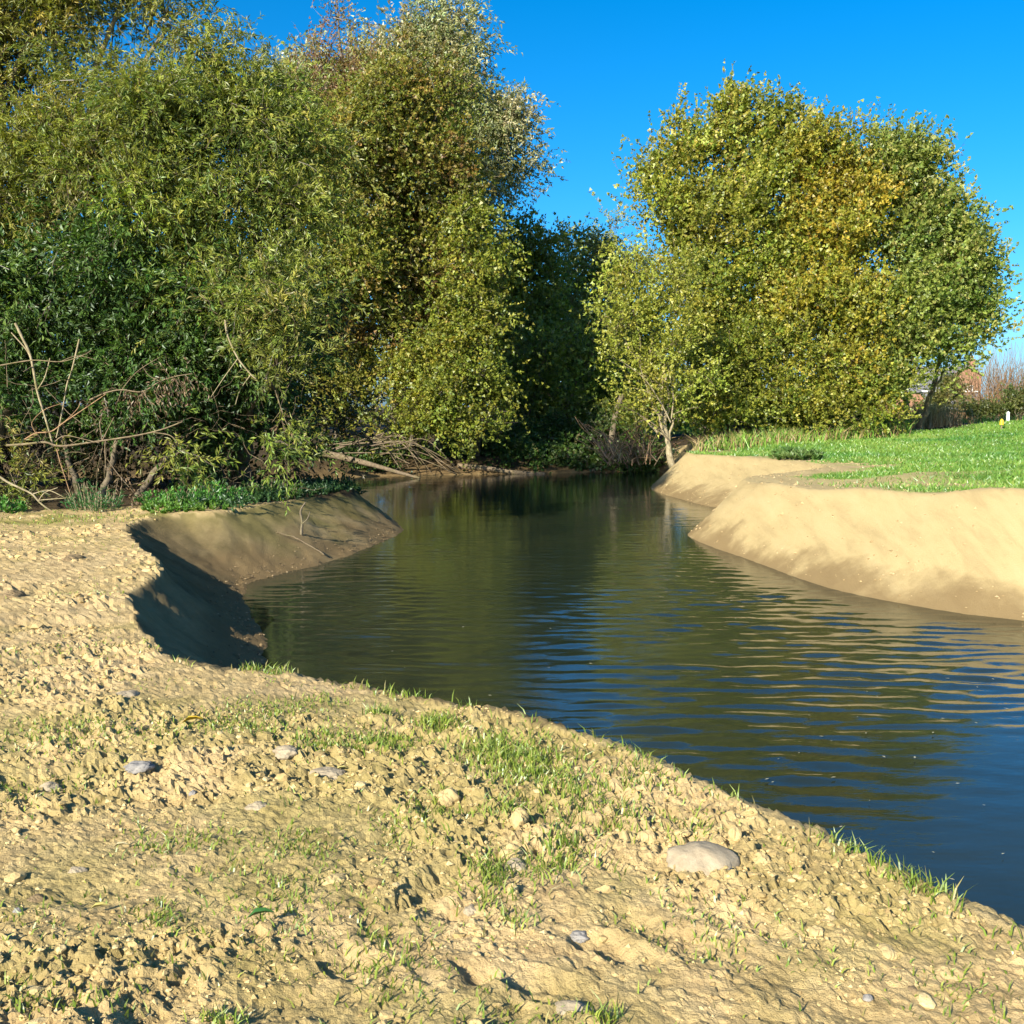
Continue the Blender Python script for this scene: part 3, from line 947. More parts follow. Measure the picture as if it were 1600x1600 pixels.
tree('poplar_tree', 'green spreading poplar on the house side of the meadow clump', 'tree', (gx_of(1430, 48), 48.5),
     lobe_m([(1375, 255, 52, 42), (1420, 285, 50, 55), (1455, 350, 54, 60), (1490, 400, 44, 55), (1430, 400, 70, 80), (1480, 470, 56, 58), (1420, 510, 80, 60), (1512, 465, 34, 50), (1525, 515, 28, 30, 0, .5), (1380, 585, 55, 45), (1490, 548, 26, 30, 0, .6)], 46.5),
     dict(n_clump=560, n_twig=14, n_leaf=10, palette=[((.155, .215, .038), 3), ((.215, .255, .045), 3), ((.105, .155, .03), 2), ((.31, .31, .08), 1.6)], **PO), 33, .19, 2)
tree('sallow_tree', 'pale yellowish sallow with a bare forked stem on the dug bank end', 'tree', (gx_of(1052, 41.5), 41.5),
     lobe_m([(975, 430, 42, 55), (965, 510, 42, 65), (1010, 480, 50, 80), (1000, 580, 55, 45), (1060, 560, 60, 60), (1050, 470, 55, 70), (990, 640, 50, 34), (1060, 640, 44, 30)], 42),
     dict(n_clump=185, n_twig=11, n_leaf=9, palette=PALEOLIVE, fill=6, far=True, leaf=(.15, .085, 1.3), clump_r=.65, twig_len=.7, droop=.15, lift=.35, twig_tubes=.4), 34, .12, 1, 'pale_bark', trunk_top=.36)
tree('hazel_thicket', 'yellow-green thicket skirting the foot of the poplars', 'thicket', (gx_of(1220, 46), 46.6),
     lobe_m([(1110, 600, 70, 60), (1190, 610, 75, 55), (1270, 600, 75, 55), (1345, 610, 60, 45), (1150, 640, 70, 35), (1250, 645, 80, 28), (1115, 560, 60, 60, -.8), (1120, 645, 50, 30, -1.6), (1180, 560, 70, 50), (1360, 640, 60, 30)], 45.6),
     dict(n_clump=420, n_twig=12, n_leaf=9, palette=BRIGHT + POPLAR[:3], far=True, leaf=(.15, .105, 1.3), clump_r=.65, twig_len=.7, droop=.2, lift=.3, twig_tubes=.5), 35, .16, 7, spread=1.1, trunk_top=.7)

# --- masses and rows farther off
rng = np.random.default_rng(50)
(V, F, C), _ = make_crown(rng, lobe_m([(px, 640 - hgt * .35, 75, hgt * .5 + 30, rng.uniform(-4, 6)) for px, hgt in
                                       [(-150, 420), (-60, 400), (40, 420), (140, 400), (240, 380), (340, 380), (440, 400), (540, 420), (640, 400), (730, 360), (800, 300), (870, 260), (940, 230), (1000, 180)]], 74, .5),
                          330, 11, 9, (.5, .34, 2), SHADE + OLIVE[:1], 1.6, 1.3, .2, .3, fill=60, far=True)
tag(obj('woodland', np_mesh('woodland', V, F, C), M['leaf']), kind='stuff')


def hedge(name, label, cat, lobes, n, palette, seed, leaf=(.16, .11, 1.2), **kw):
    r2 = np.random.default_rng(seed)
    (v, f, c), pts = make_crown(r2, lobes, n, 12, 9, leaf, palette, .6, .6, .2, .3, fill=30, far=True, **kw)
    b = np.mean([l[0] for l in lobes], axis=0)
    root = empty(name, (b[0], b[1], h1(b[0], b[1])), label, cat)
    st = Tubes()
    for p_ in pts[r2.permutation(len(pts))[:24]]:
        foot = np.array((b[0] + (p_[0] - b[0]) * .6, p_[1], h1(p_[0], p_[1]) - .1))
        st.add(bend(foot, p_, .0, r2, 6, .04), .05, .012, 5, 0, False)
    tag(obj('stems', st.mesh('stems'), M['bark'], root), kind='stuff')
    tag(obj('foliage', np_mesh('foliage', v, f, c), M['leaf'], root), kind='stuff')
    return root


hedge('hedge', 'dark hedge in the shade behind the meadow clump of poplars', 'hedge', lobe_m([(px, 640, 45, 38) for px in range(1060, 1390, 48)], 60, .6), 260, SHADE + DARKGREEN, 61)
hedge('hawthorn_bush', 'small rounded yellow-green bush before the grey roofed house', 'bush', lobe_m([(1466, 628, 24, 26), (1482, 610, 18, 26), (1455, 640, 20, 14)], 80, .8), 70, [((.13, .13, .03), 3), ((.17, .15, .045), 2), ((.08, .10, .025), 2)], 62)
hedge('clipped_hedge', 'clipped green hedge at the meadow edge beside the bare bush', 'hedge', lobe_m([(1588, 628, 30, 22), (1625, 625, 36, 26), (1550, 640, 26, 14), (1524, 642, 22, 14)], 84, .8), 120, [((.10, .12, .03), 3), ((.06, .09, .02), 2), ((.15, .14, .04), 1)], 63)
rng = np.random.default_rng(64)
c0 = at(1560, 640, 88)
bb = empty('bare_bush', (c0[0], c0[1], h1(c0[0], c0[1])), 'leafless brown-twigged bush rising above the clipped hedge', 'bush')
tw = Tubes()
for q in range(330):
    a = rng.normal(0, .42)
    foot = np.array((c0[0] + rng.normal(0, 1.7), c0[1] + rng.normal(0, .6), h1(c0[0], c0[1])))
    L_ = rng.uniform(3.6, 7.2) * (1 - .25 * abs(a))
    tip = foot + np.array((math.sin(a) * L_ * .9, rng.normal(0, .8), math.cos(a) * L_))
    tw.add(bend(foot, tip, .03, rng, 6, .03), .035, .008, 3, 0, False)
    m_ = foot + (tip - foot) * rng.uniform(.4, .7)
    tw.add(bend(m_, m_ + np.array((rng.normal(0, .5), rng.normal(0, .4), rng.uniform(.5, 1.4))), 0, rng, 4, .04), .018, .006, 3, 0, False)
M['red_twig'] = bark_material('red_brown_twig', (.20, .12, .065), (.36, .23, .13))
tag(obj('branches', tw.mesh('branches'), M['red_twig'], bb), kind='stuff')

# undergrowth along the far bank
rng = np.random.default_rng(70)
und = lobe_m([(px, py, rx, rz, dd) for px, py, rx, rz, dd in [(760, 700, 45, 16, 0), (830, 705, 50, 18, 0), (900, 708, 50, 18, 0), (960, 715, 35, 16, 0), (600, 715, 45, 20, -1.5), (690, 715, 45, 14, -.5), (540, 715, 50, 24, -2), (1010, 705, 30, 22, 0),
                                                              (850, 680, 90, 22, 4), (950, 680, 60, 22, 4), (720, 680, 60, 26, 4), (470, 715, 60, 28, -2.5), (580, 730, 50, 12, -3), (720, 728, 60, 10, -1), (820, 728, 60, 9, -1), (910, 728, 60, 9, -.6), (980, 728, 40, 12, -.2)]], 47.3, .8)
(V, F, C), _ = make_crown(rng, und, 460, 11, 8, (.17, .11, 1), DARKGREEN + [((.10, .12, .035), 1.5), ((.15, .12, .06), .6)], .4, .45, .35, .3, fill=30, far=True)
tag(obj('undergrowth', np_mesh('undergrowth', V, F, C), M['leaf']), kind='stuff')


# ------------------------------------------------------------------ dead wood
def px_path(pts, depth, dd=0):
    return smooth_line([at(p[0], p[1], depth + dd * k / max(1, len(pts) - 1) + (p[2] if len(p) > 2 else 0)) for k, p in enumerate(pts)], 5)


def dead_branch(label, main, twigs, depth, r0, r1, mat='dead_wood', leaves=0, group=None, seed=1, dd=0.0, cat='branch'):
    r2 = np.random.default_rng(seed)
    r0, r1 = r0 * .52, r1 * .52
    p = px_path(main, depth, dd)
    root = empty('dead_branch', p[0], label, cat, group)
    obj('stem', Tubes().add(p, r0, r1, 7, .08).mesh('stem'), M[mat], root)
    for t in twigs:
        q = px_path(t, depth, dd * .5)
        obj('side_branch', Tubes().add(q, r0 * .5, r1 * .6, 5, .05).mesh('side_branch'), M[mat], root)
    if leaves:
        k = r2.integers(len(p) // 3, len(p), leaves)
        st = p[k] + r2.normal(size=(leaves, 3)) * .07
        v, f, c = sprays(r2, st, unit(r2.normal(size=(leaves, 3)) * .6 + np.array((0, 0, -.8))), 7, (.10, .035, 1), .45, .5, [((.15, .10, .06), 2), ((.22, .16, .09), 1), ((.10, .07, .04), 1)], None, twig_tubes=.7)
        tag(obj('dead_leaves', np_mesh('dead_leaves', v, f, c), M['dry'], root), kind='stuff')
    return root


G = 'dead branches hanging out of the willow thicket'
dead_branch('steep pale stem falling from the willows to a tangled knot of twigs', [(24, 505), (36, 530), (48, 557), (58, 610), (70, 650), (82, 692)], [[(48, 560), (40, 545), (18, 520)], [(58, 610), (70, 590), (78, 560)]], 20.9, .055, .04, 'pale_bark', 0, G, 1)
dead_branch('thin long horizontal bare branch crossing the steep pale stem', [(-20, 574), (0, 571), (50, 563), (95, 565), (130, 555), (143, 547)], [[(95, 565), (120, 556), (150, 562)]], 20.7, .03, .012, 'dead_wood', 0, G, 2)
dead_branch('slim mossy stem leaning between the steep stem and the dark shrub', [(124, 530), (112, 580), (105, 600), (96, 650), (88, 684)], [], 21.3, .035, .03, 'pale_bark', 0, G, 3)
dead_branch('reddish branch rising in a long curve toward hanging brown leaves', [(38, 687), (56, 677), (80, 674), (100, 660), (130, 640), (165, 616)], [[(100, 660), (120, 640), (126, 628)], [(56, 677), (50, 660), (70, 640), (98, 630)]], 20.5, .03, .016, 'red_twig', 10, G, 4)
dead_branch('arched dead branch hung with withered brown leaves', [(140, 625), (165, 614), (190, 609), (222, 612), (250, 596), (275, 588), (300, 584)], [[(190, 609), (215, 580), (250, 558)], [(222, 612), (218, 640), (224, 650)], [(190, 609), (180, 640)], [(250, 596), (232, 586), (222, 570)]], 20.9, .032, .016, 'dead_wood', 46, G, 5)
dead_branch('stout pale branch reaching sideways from the tangled knot', [(10, 696), (40, 694), (70, 691), (95, 697), (150, 690), (210, 681), (250, 672), (285, 659)], [[(160, 688), (156, 665), (158, 655)], [(160, 688), (170, 668), (178, 652)], [(240, 676), (265, 680), (278, 692)], [(165, 687), (164, 705), (166, 735)]], 20.4, .05, .024, 'dead_wood', 6, G, 6)
dead_branch('wiry looping twig above the stout pale branch', [(86, 690), (95, 683), (108, 681), (130, 686), (155, 692)], [[(100, 700), (118, 690), (150, 670)], [(90, 695), (70, 705), (66, 718)]], 20.3, .022, .012, 'dead_wood', 0, G, 7)
dead_branch('mossy low branch lying on the soil edge under willow leaves', [(-10, 738), (10, 752), (30, 762), (50, 772), (62, 785), (78, 797), (95, 803)], [[(52, 772), (75, 766), (100, 777)], [(58, 782), (80, 780), (118, 777)], [(60, 783), (70, 770), (90, 762)]], 20.1, .045, .028, 'pale_bark', 0, G, 8)
dead_branch('fine withered switch drooping down to the green nettles', [(168, 718), (180, 735), (192, 750), (205, 765), (222, 786)], [[(160, 700), (152, 735), (152, 760)], [(166, 700), (164, 740)]], 20.2, .018, .008, 'dead_wood', 26, G, 9)
dead_branch('straight thin stem dropping from the tangled knot into shade', [(88, 700), (95, 725), (103, 750), (112, 778)], [[(108, 750), (106, 725)]], 20.6, .022, .014, 'red_twig', 0, G, 10)
dead_branch('yellow-barked willow branch bent down over the dark hollow', [(352, 500), (356, 525), (372, 560), (392, 585), (400, 592)], [[(372, 560), (350, 590), (330, 620)], [(392, 585), (375, 610), (368, 632)]], 20.8, .045, .022, 'pale_bark', 0, G, 11)
dead_branch('short withered branch with pale leaf tufts beside the spit top', [(430, 610), (440, 640), (452, 668), (480, 690)], [[(440, 640), (425, 660)]], 21.2, .03, .012, 'dead_wood', 12, G, 12)

# the fallen tree across the far bank
ft0 = at(515, 712, 42)
ft = empty('fallen_tree', ft0, 'pale fallen tree with fanned bare branches dipping into the far water', 'fallen tree')
obj('trunk', Tubes().add(px_path([(505, 708), (540, 716), (580, 726), (615, 736), (655, 747)], 42.2), .16, .05, 8, .06).mesh('trunk'), M['dead_wood'], ft)
rng = np.random.default_rng(81)
for q in range(15):
    x0, y0 = 515 + rng.uniform(-10, 80), 705 + rng.uniform(-10, 8)
    x1, y1 = 610 + rng.uniform(0, 110), 742 - abs(rng.normal(0, 12))
    top = 685 + rng.uniform(-8, 30)
    pth = px_path([(x0, y0, 0), ((x0 * 2 + x1) / 3, (y0 + top) / 2 - 3, .3), ((x0 + x1 * 2) / 3 - 4, top, .5), (x1, y1, rng.uniform(-.3, .8))], 42.4 + rng.uniform(-.4, .9))
    obj('branch', Tubes().add(pth, rng.uniform(.022, .05), .01, 5, .05).mesh('branch'), M['dead_wood'], ft)
lg = px_path([(715, 728), (760, 732), (800, 738), (850, 741)], 45.2)
tag(obj('log', Tubes().add(lg, .13, .09, 8, .08).mesh('log'), M['dead_wood']), 'half sunk grey log lying along the far waterline', 'log')
# bare brushwood below the sallow
rng = np.random.default_rng(82)
bw0 = at(1000, 715, 44)
bw = empty('brushwood_heap', bw0, 'heap of bare brown brushwood by the water below the sallow', 'brushwood')
for q in range(74):
    x0, y0 = 990 + rng.uniform(-50, 40), 722 + rng.uniform(-18, 6)
    ang, ln = rng.uniform(-2.6, -.3), rng.uniform(35, 95)
    x1, y1 = x0 + math.cos(ang) * ln, y0 + math.sin(ang) * ln * .75
    obj('branch', Tubes().add(px_path([(x0, y0, 0), ((x0 + x1) / 2 + rng.normal(0, 5), (y0 + y1) / 2 - 6, .2), (x1, y1, .4)], 42.6 + rng.uniform(-.6, 1.4)), rng.uniform(.014, .035), .01, 5).mesh('branch'), M['red_twig' if q % 3 else 'dead_wood'], bw)
tag(obj('dead_leaves', np_mesh('dead_leaves', *sprays(rng, at(985, 695, 44.5) + rng.normal(size=(120, 3)) * np.array((1.0, .4, .5)), unit(rng.normal(size=(120, 3)) + np.array((0, 0, -.5))), 6, (.14, .08, 1), .5, .4,
                                                      [((.16, .10, .05), 2), ((.22, .15, .08), 1), ((.09, .07, .03), 1)], None, twig_tubes=.6)), M['dry'], bw), kind='stuff')
G2 = 'bare pale limbs spreading from the sallow stem'
dead_branch('pale crooked limb sweeping from the sallow foot over the brushwood', [(1046, 690), (1030, 670), (1010, 655), (985, 640), (962, 632)], [[(1010, 655), (995, 660), (975, 672)], [(1030, 670), (1020, 690), (1008, 712)]], 41.2, .05, .018, 'dead_wood', 0, G2, 21)
dead_branch('long straight bare limb slanting up through pale sallow leaves', [(1048, 660), (1030, 625), (1005, 590), (968, 562)], [[(1030, 625), (1010, 612), (990, 606)], [(1005, 590), (1000, 570)]], 41.0, .055, .02, 'pale_bark', 0, G2, 22)
dead_branch('forked bare limb rising upright beside the sallow stem', [(1049, 655), (1052, 620), (1047, 590), (1040, 552)], [[(1052, 625), (1068, 610), (1084, 600)], [(1050, 648), (1070, 640), (1090, 636)]], 41.3, .06, .02, 'pale_bark', 0, G2, 23)
for lab, p in (('brown leaning trunk standing in shade behind the brushwood', [(955, 700), (958, 670), (964, 640), (972, 618)]), ('dark leaning trunk under the bright young alder sprays', [(748, 700), (755, 680), (762, 655)])):
    tag(obj('leaning_tree', Tubes().add(px_path(p, 47.5), .17, .12, 8, .05).mesh('leaning_tree'), M['bark']), lab, 'tree')
sk = px_path([(505, 822), (470, 835), (452, 846), (432, 848)], 19.6)
sk[:, 2] = height(sk[:, 0], sk[:, 1]) + .05 + .10 * np.sin(np.linspace(0, 3.1, len(sk)))
tag(obj('stick', Tubes().add(sk, .014, .008, 5, .05).mesh('stick'), M['dead_wood']), 'thin crooked stick lying on the dug slope of the spit', 'stick')
stump = at(470, 838, 20.3)
stump[2] = h1(stump[0], stump[1])
rt = empty('root', stump, 'dark upright root sticking out of the dug slope of the spit', 'root')
obj('stem', Tubes().add(smooth_line([stump + np.array(q) for q in ((0, 0, -.1), (.03, 0, .25), (.0, .02, .45), (.1, 0, .62))], 4), .035, .014, 6, .1).mesh('stem'), M['bark'], rt)
obj('side_branch', Tubes().add(smooth_line([stump + np.array(q) for q in ((.02, 0, .2), (.14, -.05, .3), (.2, -.05, .45))], 4), .018, .006, 5).mesh('side_branch'), M['bark'], rt)


# ------------------------------------------------------------------ low plants and grass
def plant(label, px, py, depth, r, hgt, palette, n, seed, name='nettle_clump', leaf=(.085, .045, 1), group=None):
    r2 = np.random.default_rng(seed)
    x, y = gx_of(px, depth), depth
    z = h1(x, y)
    root = empty(name, (x, y, z), label, 'plant', group)
    a, q = r2.uniform(0, 6.28, n), r * np.sqrt(r2.random(n))
    bx, by = x + q * np.cos(a), y + q * np.sin(a)
    bz = height(bx, by) - .02
    d = unit(np.stack([np.cos(a) * .5 * q / r, np.sin(a) * .5 * q / r, np.ones(n)], 1) + r2.normal(size=(n, 3)) * .18)
    st = np.stack([bx, by, bz], 1)
    hh = hgt * (1 - .5 * (q / r) ** 2)
    v, f, c = sprays(r2, st, d * (hh / hgt)[:, None], 16, leaf, hgt, .1, palette, None, up_bias=1.2)
    tag(obj('leaves', np_mesh('leaves', v, f, c), M['leaf'], root), kind='stuff')
    stem = Tubes()
    for s_, d_, h_ in list(zip(st, d, hh))[:40]:
        stem.add(np.array([s_, s_ + d_ * h_ * .5, s_ + d_ * h_ * .95]), .008, .004, 4, 0, False)
    tag(obj('stems', stem.mesh('stems'), M['pale_bark'], root), kind='stuff')


NET = [((.08, .24, .035), 3), ((.05, .16, .028), 2), ((.13, .28, .05), 1.5)]
GP = 'bright green plants along the thicket edge'
plant('feathery bright green plant at the thicket edge below the tangled knot', 145, 785, 19.9, .42, .62, [((.05, .17, .045), 3), ((.04, .13, .03), 2)], 60, 91, leaf=(.09, .018, 1), group=GP, name='cow_parsley')
plant('bright nettle clump below the drooping withered switch', 262, 775, 20.6, .55, .42, NET, 70, 92, group=GP)
plant('fresh green nettle patch at the top of the dug bay', 335, 775, 21.2, .6, .45, NET, 80, 93, group=GP)
plant('small nettle tuft on the soil edge beside the frame', 10, 798, 19.6, .3, .3, NET, 40, 94, group=GP)
plant('low nettle patch where the bare soil meets the spit', 290, 800, 19.9, .8, .14, [((.08, .19, .025), 3), ((.12, .20, .03), 2)], 120, 95, group=GP)
plant('dark nettle clump in shade on the back of the spit', 420, 752, 23.0, .7, .5, DARKGREEN, 90, 96, group=GP)
plant('broad-leaved dock tuft at the corner of the meadow turf', 1245, 712, 32.5, .7, .35, [((.07, .14, .03), 3), ((.12, .18, .05), 2)], 50, 97, name='dock_plant', leaf=(.2, .1, 1))
plant('bushy green bramble clump at the foot of the hazel thicket', 1345, 668, 50, 1.5, 1.1, [((.07, .15, .025), 3), ((.05, .11, .02), 2)], 110, 98, name='bramble_clump', leaf=(.17, .12, 1))
rng = np.random.default_rng(99)
n = 560
lip = near_crest[(near_crest[:, 1] > 19.6) & (near_crest[:, 1] < 28.2) & (near_crest[:, 0] > -7)]
qi = rng.integers(0, len(lip), n)
px_, py_ = lip[qi, 0] - np.abs(rng.normal(0, .7, n)) + .12, lip[qi, 1] + rng.normal(0, .25, n) + .25
k = seg_dist(px_, py_, lip, False) > rng.random(n) * .35 - .1
px_, py_ = px_[k], py_[k]
st = np.stack([px_, py_, height(px_, py_) - .02], 1)
tag(obj('ground_cover', np_mesh('ground_cover', *sprays(rng, st, unit(rng.normal(size=st.shape) * .4 + np.array((0, 0, 1))), 12, (.09, .05, 1), .28, .15, [((.035, .085, .03), 3), ((.05, .11, .03), 2)], None, up_bias=1.2)), M['leaf']), kind='stuff')


def blades(rng, x, y, hgt, wid, palette, lean=.6, z=None):
    n = len(x)
    z = height(x, y) - .006 if z is None else z
    a = rng.uniform(0, 6.28, n)
    f = rng.uniform(0, 6.28, n)
    ln = hgt * lean * rng.uniform(.2, 1.8, n)
    dx, dy = np.cos(a) * ln, np.sin(a) * ln
    sx, sy = np.cos(f) * wid * .5, np.sin(f) * wid * .5
    rows = []
    for h_, l_, w_ in ((0, 0, 1), (.55, .3, .8), (1, 1, .08)):
        for sg in (-1, 1):
            rows.append(np.stack([x + dx * l_ + sg * sx * w_, y + dy * l_ + sg * sy * w_, z + hgt * h_ * (1 - .15 * l_ * lean)], 1))
    V = np.stack(rows, 1).reshape(-1, 3)
    b = np.arange(n)[:, None] * 6
    F = np.concatenate([b + np.array([[0, 1, 3, 2]]), b + np.array([[2, 3, 5, 4]])], 0)
    c = pick_colours(rng, palette, n) * rng.uniform(.7, 1.3, (n, 1))
    return V, F, np.repeat(c, 6, axis=0)


FRESH = [((.22, .29, .04), 3), ((.16, .24, .03), 3), ((.27, .32, .05), 2), ((.30, .26, .09), .7)]
TURF = [((.12, .25, .03), 4), ((.17, .30, .045), 3), ((.24, .32, .07), 1.5), ((.09, .19, .025), 2)]
STRAW = [((.36, .27, .14), 3), ((.28, .20, .09), 2), ((.19, .18, .05), 1.5)]
# young grass coming up through the bare soil
rng = np.random.default_rng(101)
gx, gy, gh = [], [], []
for px, py, sx, sy, n, hh in [(90, 1138, 45, 12, 260, .035), (150, 1128, 60, 10, 260, .035), (230, 1120, 50, 8, 140, .03), (390, 1118, 40, 7, 260, .04), (420, 1088, 35, 6, 200, .04), (250, 1030, 40, 10, 100, .03),
                              (515, 1142, 26, 9, 170, .05), (605, 1142, 26, 9, 230, .055), (560, 1138, 40, 8, 120, .045), (775, 1158, 26, 14, 420, .065), (825, 1165, 40, 16, 300, .06), (690, 1112, 14, 5, 110, .07), (668, 1112, 10, 4, 60, .07),
                              (600, 1098, 10, 4, 50, .07), (590, 1096, 8, 4, 40, .06), (500, 1075, 20, 5, 60, .05), (870, 1205, 22, 14, 170, .06), (800, 1190, 26, 14, 170, .055), (640, 1282, 30, 16, 150, .04), (440, 1392, 26, 18, 110, .04),
                              (470, 1305, 25, 14, 110, .04), (680, 1245, 16, 12, 90, .05), (760, 1362, 14, 18, 120, .06), (850, 1342, 40, 16, 200, .055), (780, 1255, 22, 12, 130, .05), (905, 1235, 36, 22, 220, .06), (880, 1320, 12, 14, 60, .08),
                              (1000, 1205, 26, 12, 120, .05), (960, 1270, 26, 20, 130, .055), (240, 1290, 22, 12, 70, .04), (330, 1290, 26, 14, 80, .04), (270, 1300, 26, 14, 70, .035), (110, 1200, 26, 12, 60, .035), (1080, 1290, 26, 16, 70, .05),
                              (590, 1500, 20, 22, 60, .05), (640, 1500, 26, 22, 60, .05), (345, 1590, 16, 8, 50, .05), (250, 1420, 12, 10, 60, .04), (1475, 1545, 28, 22, 80, .03), (1120, 1480, 24, 14, 40, .04), (940, 1590, 14, 8, 50, .05), (800, 1420, 26, 22, 60, .05),
                              (60, 1575, 20, 14, 40, .04), (150, 1570, 30, 14, 40, .04), (20, 850, 90, 10, 160, .05), (80, 815, 60, 5, 200, .06), (160, 812, 40, 5, 160, .06), (60, 1040, 60, 10, 80, .035), (130, 1030, 50, 10, 70, .03), (30, 1220, 30, 14, 60, .035)]:
    n, hh = int(n * 1.15), hh * .95
    sx, sy = sx * 1.25, sy * 1.25
    qx, qy = rng.normal(px, sx, n), rng.normal(py, sy, n)
    pts = np.array([ground_hit(a, b, 1.08 if b > 1040 else .86) for a, b in zip(qx, qy)])
    gx.append(pts[:, 0])
    gy.append(pts[:, 1])
    gh.append(rng.uniform(.5, 1.4, n) * hh)
# thin scatter everywhere, thicker where the soil is green
n = 17000
ang, rad = np.radians(rng.uniform(-30, 28, n)), 2.3 + 11 * rng.random(n) ** 1.5
qx, qy = rad * np.sin(ang), rad * np.cos(ang)
k = rng.random(n) < .05 + .9 * sstep(.02, .3, fbm(qx * 1.1, qy * 1.1, 401, 4))
gx.append(qx[k])
gy.append(qy[k])
gh.append(rng.uniform(.015, .05, k.sum()))
# fringe on the very edge of the bank
ce = near_crest[(near_crest[:, 1] > 2.6) & (near_crest[:, 1] < 8.2) & (near_crest[:, 0] > -2.6)]
n = 1300
seg = rng.integers(0, len(ce) - 1, n)
tt = rng.random(n)[:, None]
pe = ce[seg] * (1 - tt) + ce[seg + 1] * tt
clump = vnoise(pe[:, 0] * 7, pe[:, 1] * 7, 411) > .5
pe = pe[clump] + rng.normal(0, .045, (clump.sum(), 2))
gx.append(pe[:, 0])
gy.append(pe[:, 1])
gh.append(rng.uniform(.02, .085, len(pe)))
gx, gy, gh = np.concatenate(gx), np.concatenate(gy), np.concatenate(gh)
k = inside(gx, gy, np.vstack([near_land])) | (np.hypot(gx, gy) < 8)
gx, gy, gh = gx[k], gy[k], gh[k]
tag(obj('young_grass', np_mesh('young_grass', *blades(rng, gx, gy, gh, .0052 + .0006 * np.hypot(gx, gy), FRESH)), M['blade']), kind='stuff')

def far_blades(rng, x, y, hgt, wid, palette, lean, z):
    n = len(x)
    a, f = rng.uniform(0, 6.28, n), rng.uniform(0, 6.28, n)
    ln = hgt * lean * rng.uniform(.2, 1.8, n)
    sx, sy = np.cos(f) * wid * .5, np.sin(f) * wid * .5
    V = np.stack([np.stack([x - sx, y - sy, z], 1), np.stack([x + sx, y + sy, z], 1), np.stack([x + np.cos(a) * ln, y + np.sin(a) * ln, z + hgt], 1)], 1).reshape(-1, 3)
    return V, np.arange(n * 3).reshape(-1, 3), np.repeat(pick_colours(rng, palette, n) * rng.uniform(.7, 1.3, (n, 1)) * (1 + np.stack([.9, .45, .6], 0)[None] * fbm(x * .35, y * .35, 441, 4)[:, None]), 3, axis=0)


# meadow turf across the river
n = 150000
ang, rad = np.radians(rng.uniform(7, 31, n)), 15 + 75 * rng.random(n) ** 1.25
qx, qy = rad * np.sin(ang), rad * np.cos(ang)
i0 = inside(qx, qy, far_land)
qx, qy = qx[i0], qy[i0]
dd_ = seg_dist(qx, qy, far_land)
bh = sstep(28.5, 31, qy)
e_ = .9 * (1 - bh) + .05
mm = sstep(-.2, .8, (dd_ - e_) * .55 + fbm(qx * .5, qy * .5, 201, 4) * 1.5 + fbm(qx * 1.7, qy * 1.7, 211, 4) * .5)
br = sstep(.04, .2, fbm(qx * .25 + 3, qy * .5, 231, 3)) * (1 - sstep(3.2, 5.5, dd_)) * (1 - bh)
k = (rng.random(len(qx)) < mm * (1 - .9 * br)) & (qx > 6.2)
k &= ~((qy > 45.5 + .3 * (qx - 8)) & (qx < 24) & (qy < 62))
qx, qy = qx[k], qy[k]
r_q = np.hypot(qx, qy)
tag(obj('meadow_grass', np_mesh('meadow_grass', *far_blades(rng, qx, qy, rng.uniform(.05, .13, len(qx)), .012 + .0012 * r_q, TURF, .8, plateau(qx, qy) + .10 * fbm(qx * .45, qy * .45, 11, 3) - .02)), M['blade']), kind='stuff')
# tall dry verge in front of the poplars
n = 5500
px_ = rng.uniform(1085, 1420, n)
dep = 41 + (px_ - 1085) / 335 * 6.5 + rng.normal(0, .9, n)
qx = (px_ - 800) / 1640 * dep
k = (vnoise(qx * 1.2, dep * 1.2, 421) > .35)
qx, dep = qx[k], dep[k]
tag(obj('verge_grass', np_mesh('verge_grass', *blades(rng, qx, dep, rng.uniform(.15, .75, len(qx)), .035, STRAW + TURF[:2], .6)), M['dry']), kind='stuff')
n = 900
tx, ty = gx_of(1447, 51), 51.0
tf = empty('dry_grass_tuft', (tx, ty, h1(tx, ty)), 'tall straw-coloured grass tuft in front of the small rounded bush', 'grass tuft')
tag(obj('blades', np_mesh('blades', *blades(rng, tx + rng.normal(0, .75, n), ty + rng.normal(0, .5, n), rng.uniform(.5, 1.4, n), .04, STRAW[:2], .4)), M['dry'], tf), kind='stuff')
# grass at the foot of the hedges
n = 2500
qx, qy = rng.uniform(21, 40, n), rng.uniform(51.5, 56, n)
tag(obj('rough_grass', np_mesh('rough_grass', *blades(rng, qx, qy, rng.uniform(.15, .5, n), .05, STRAW + TURF, .5)), M['dry']), kind='stuff')


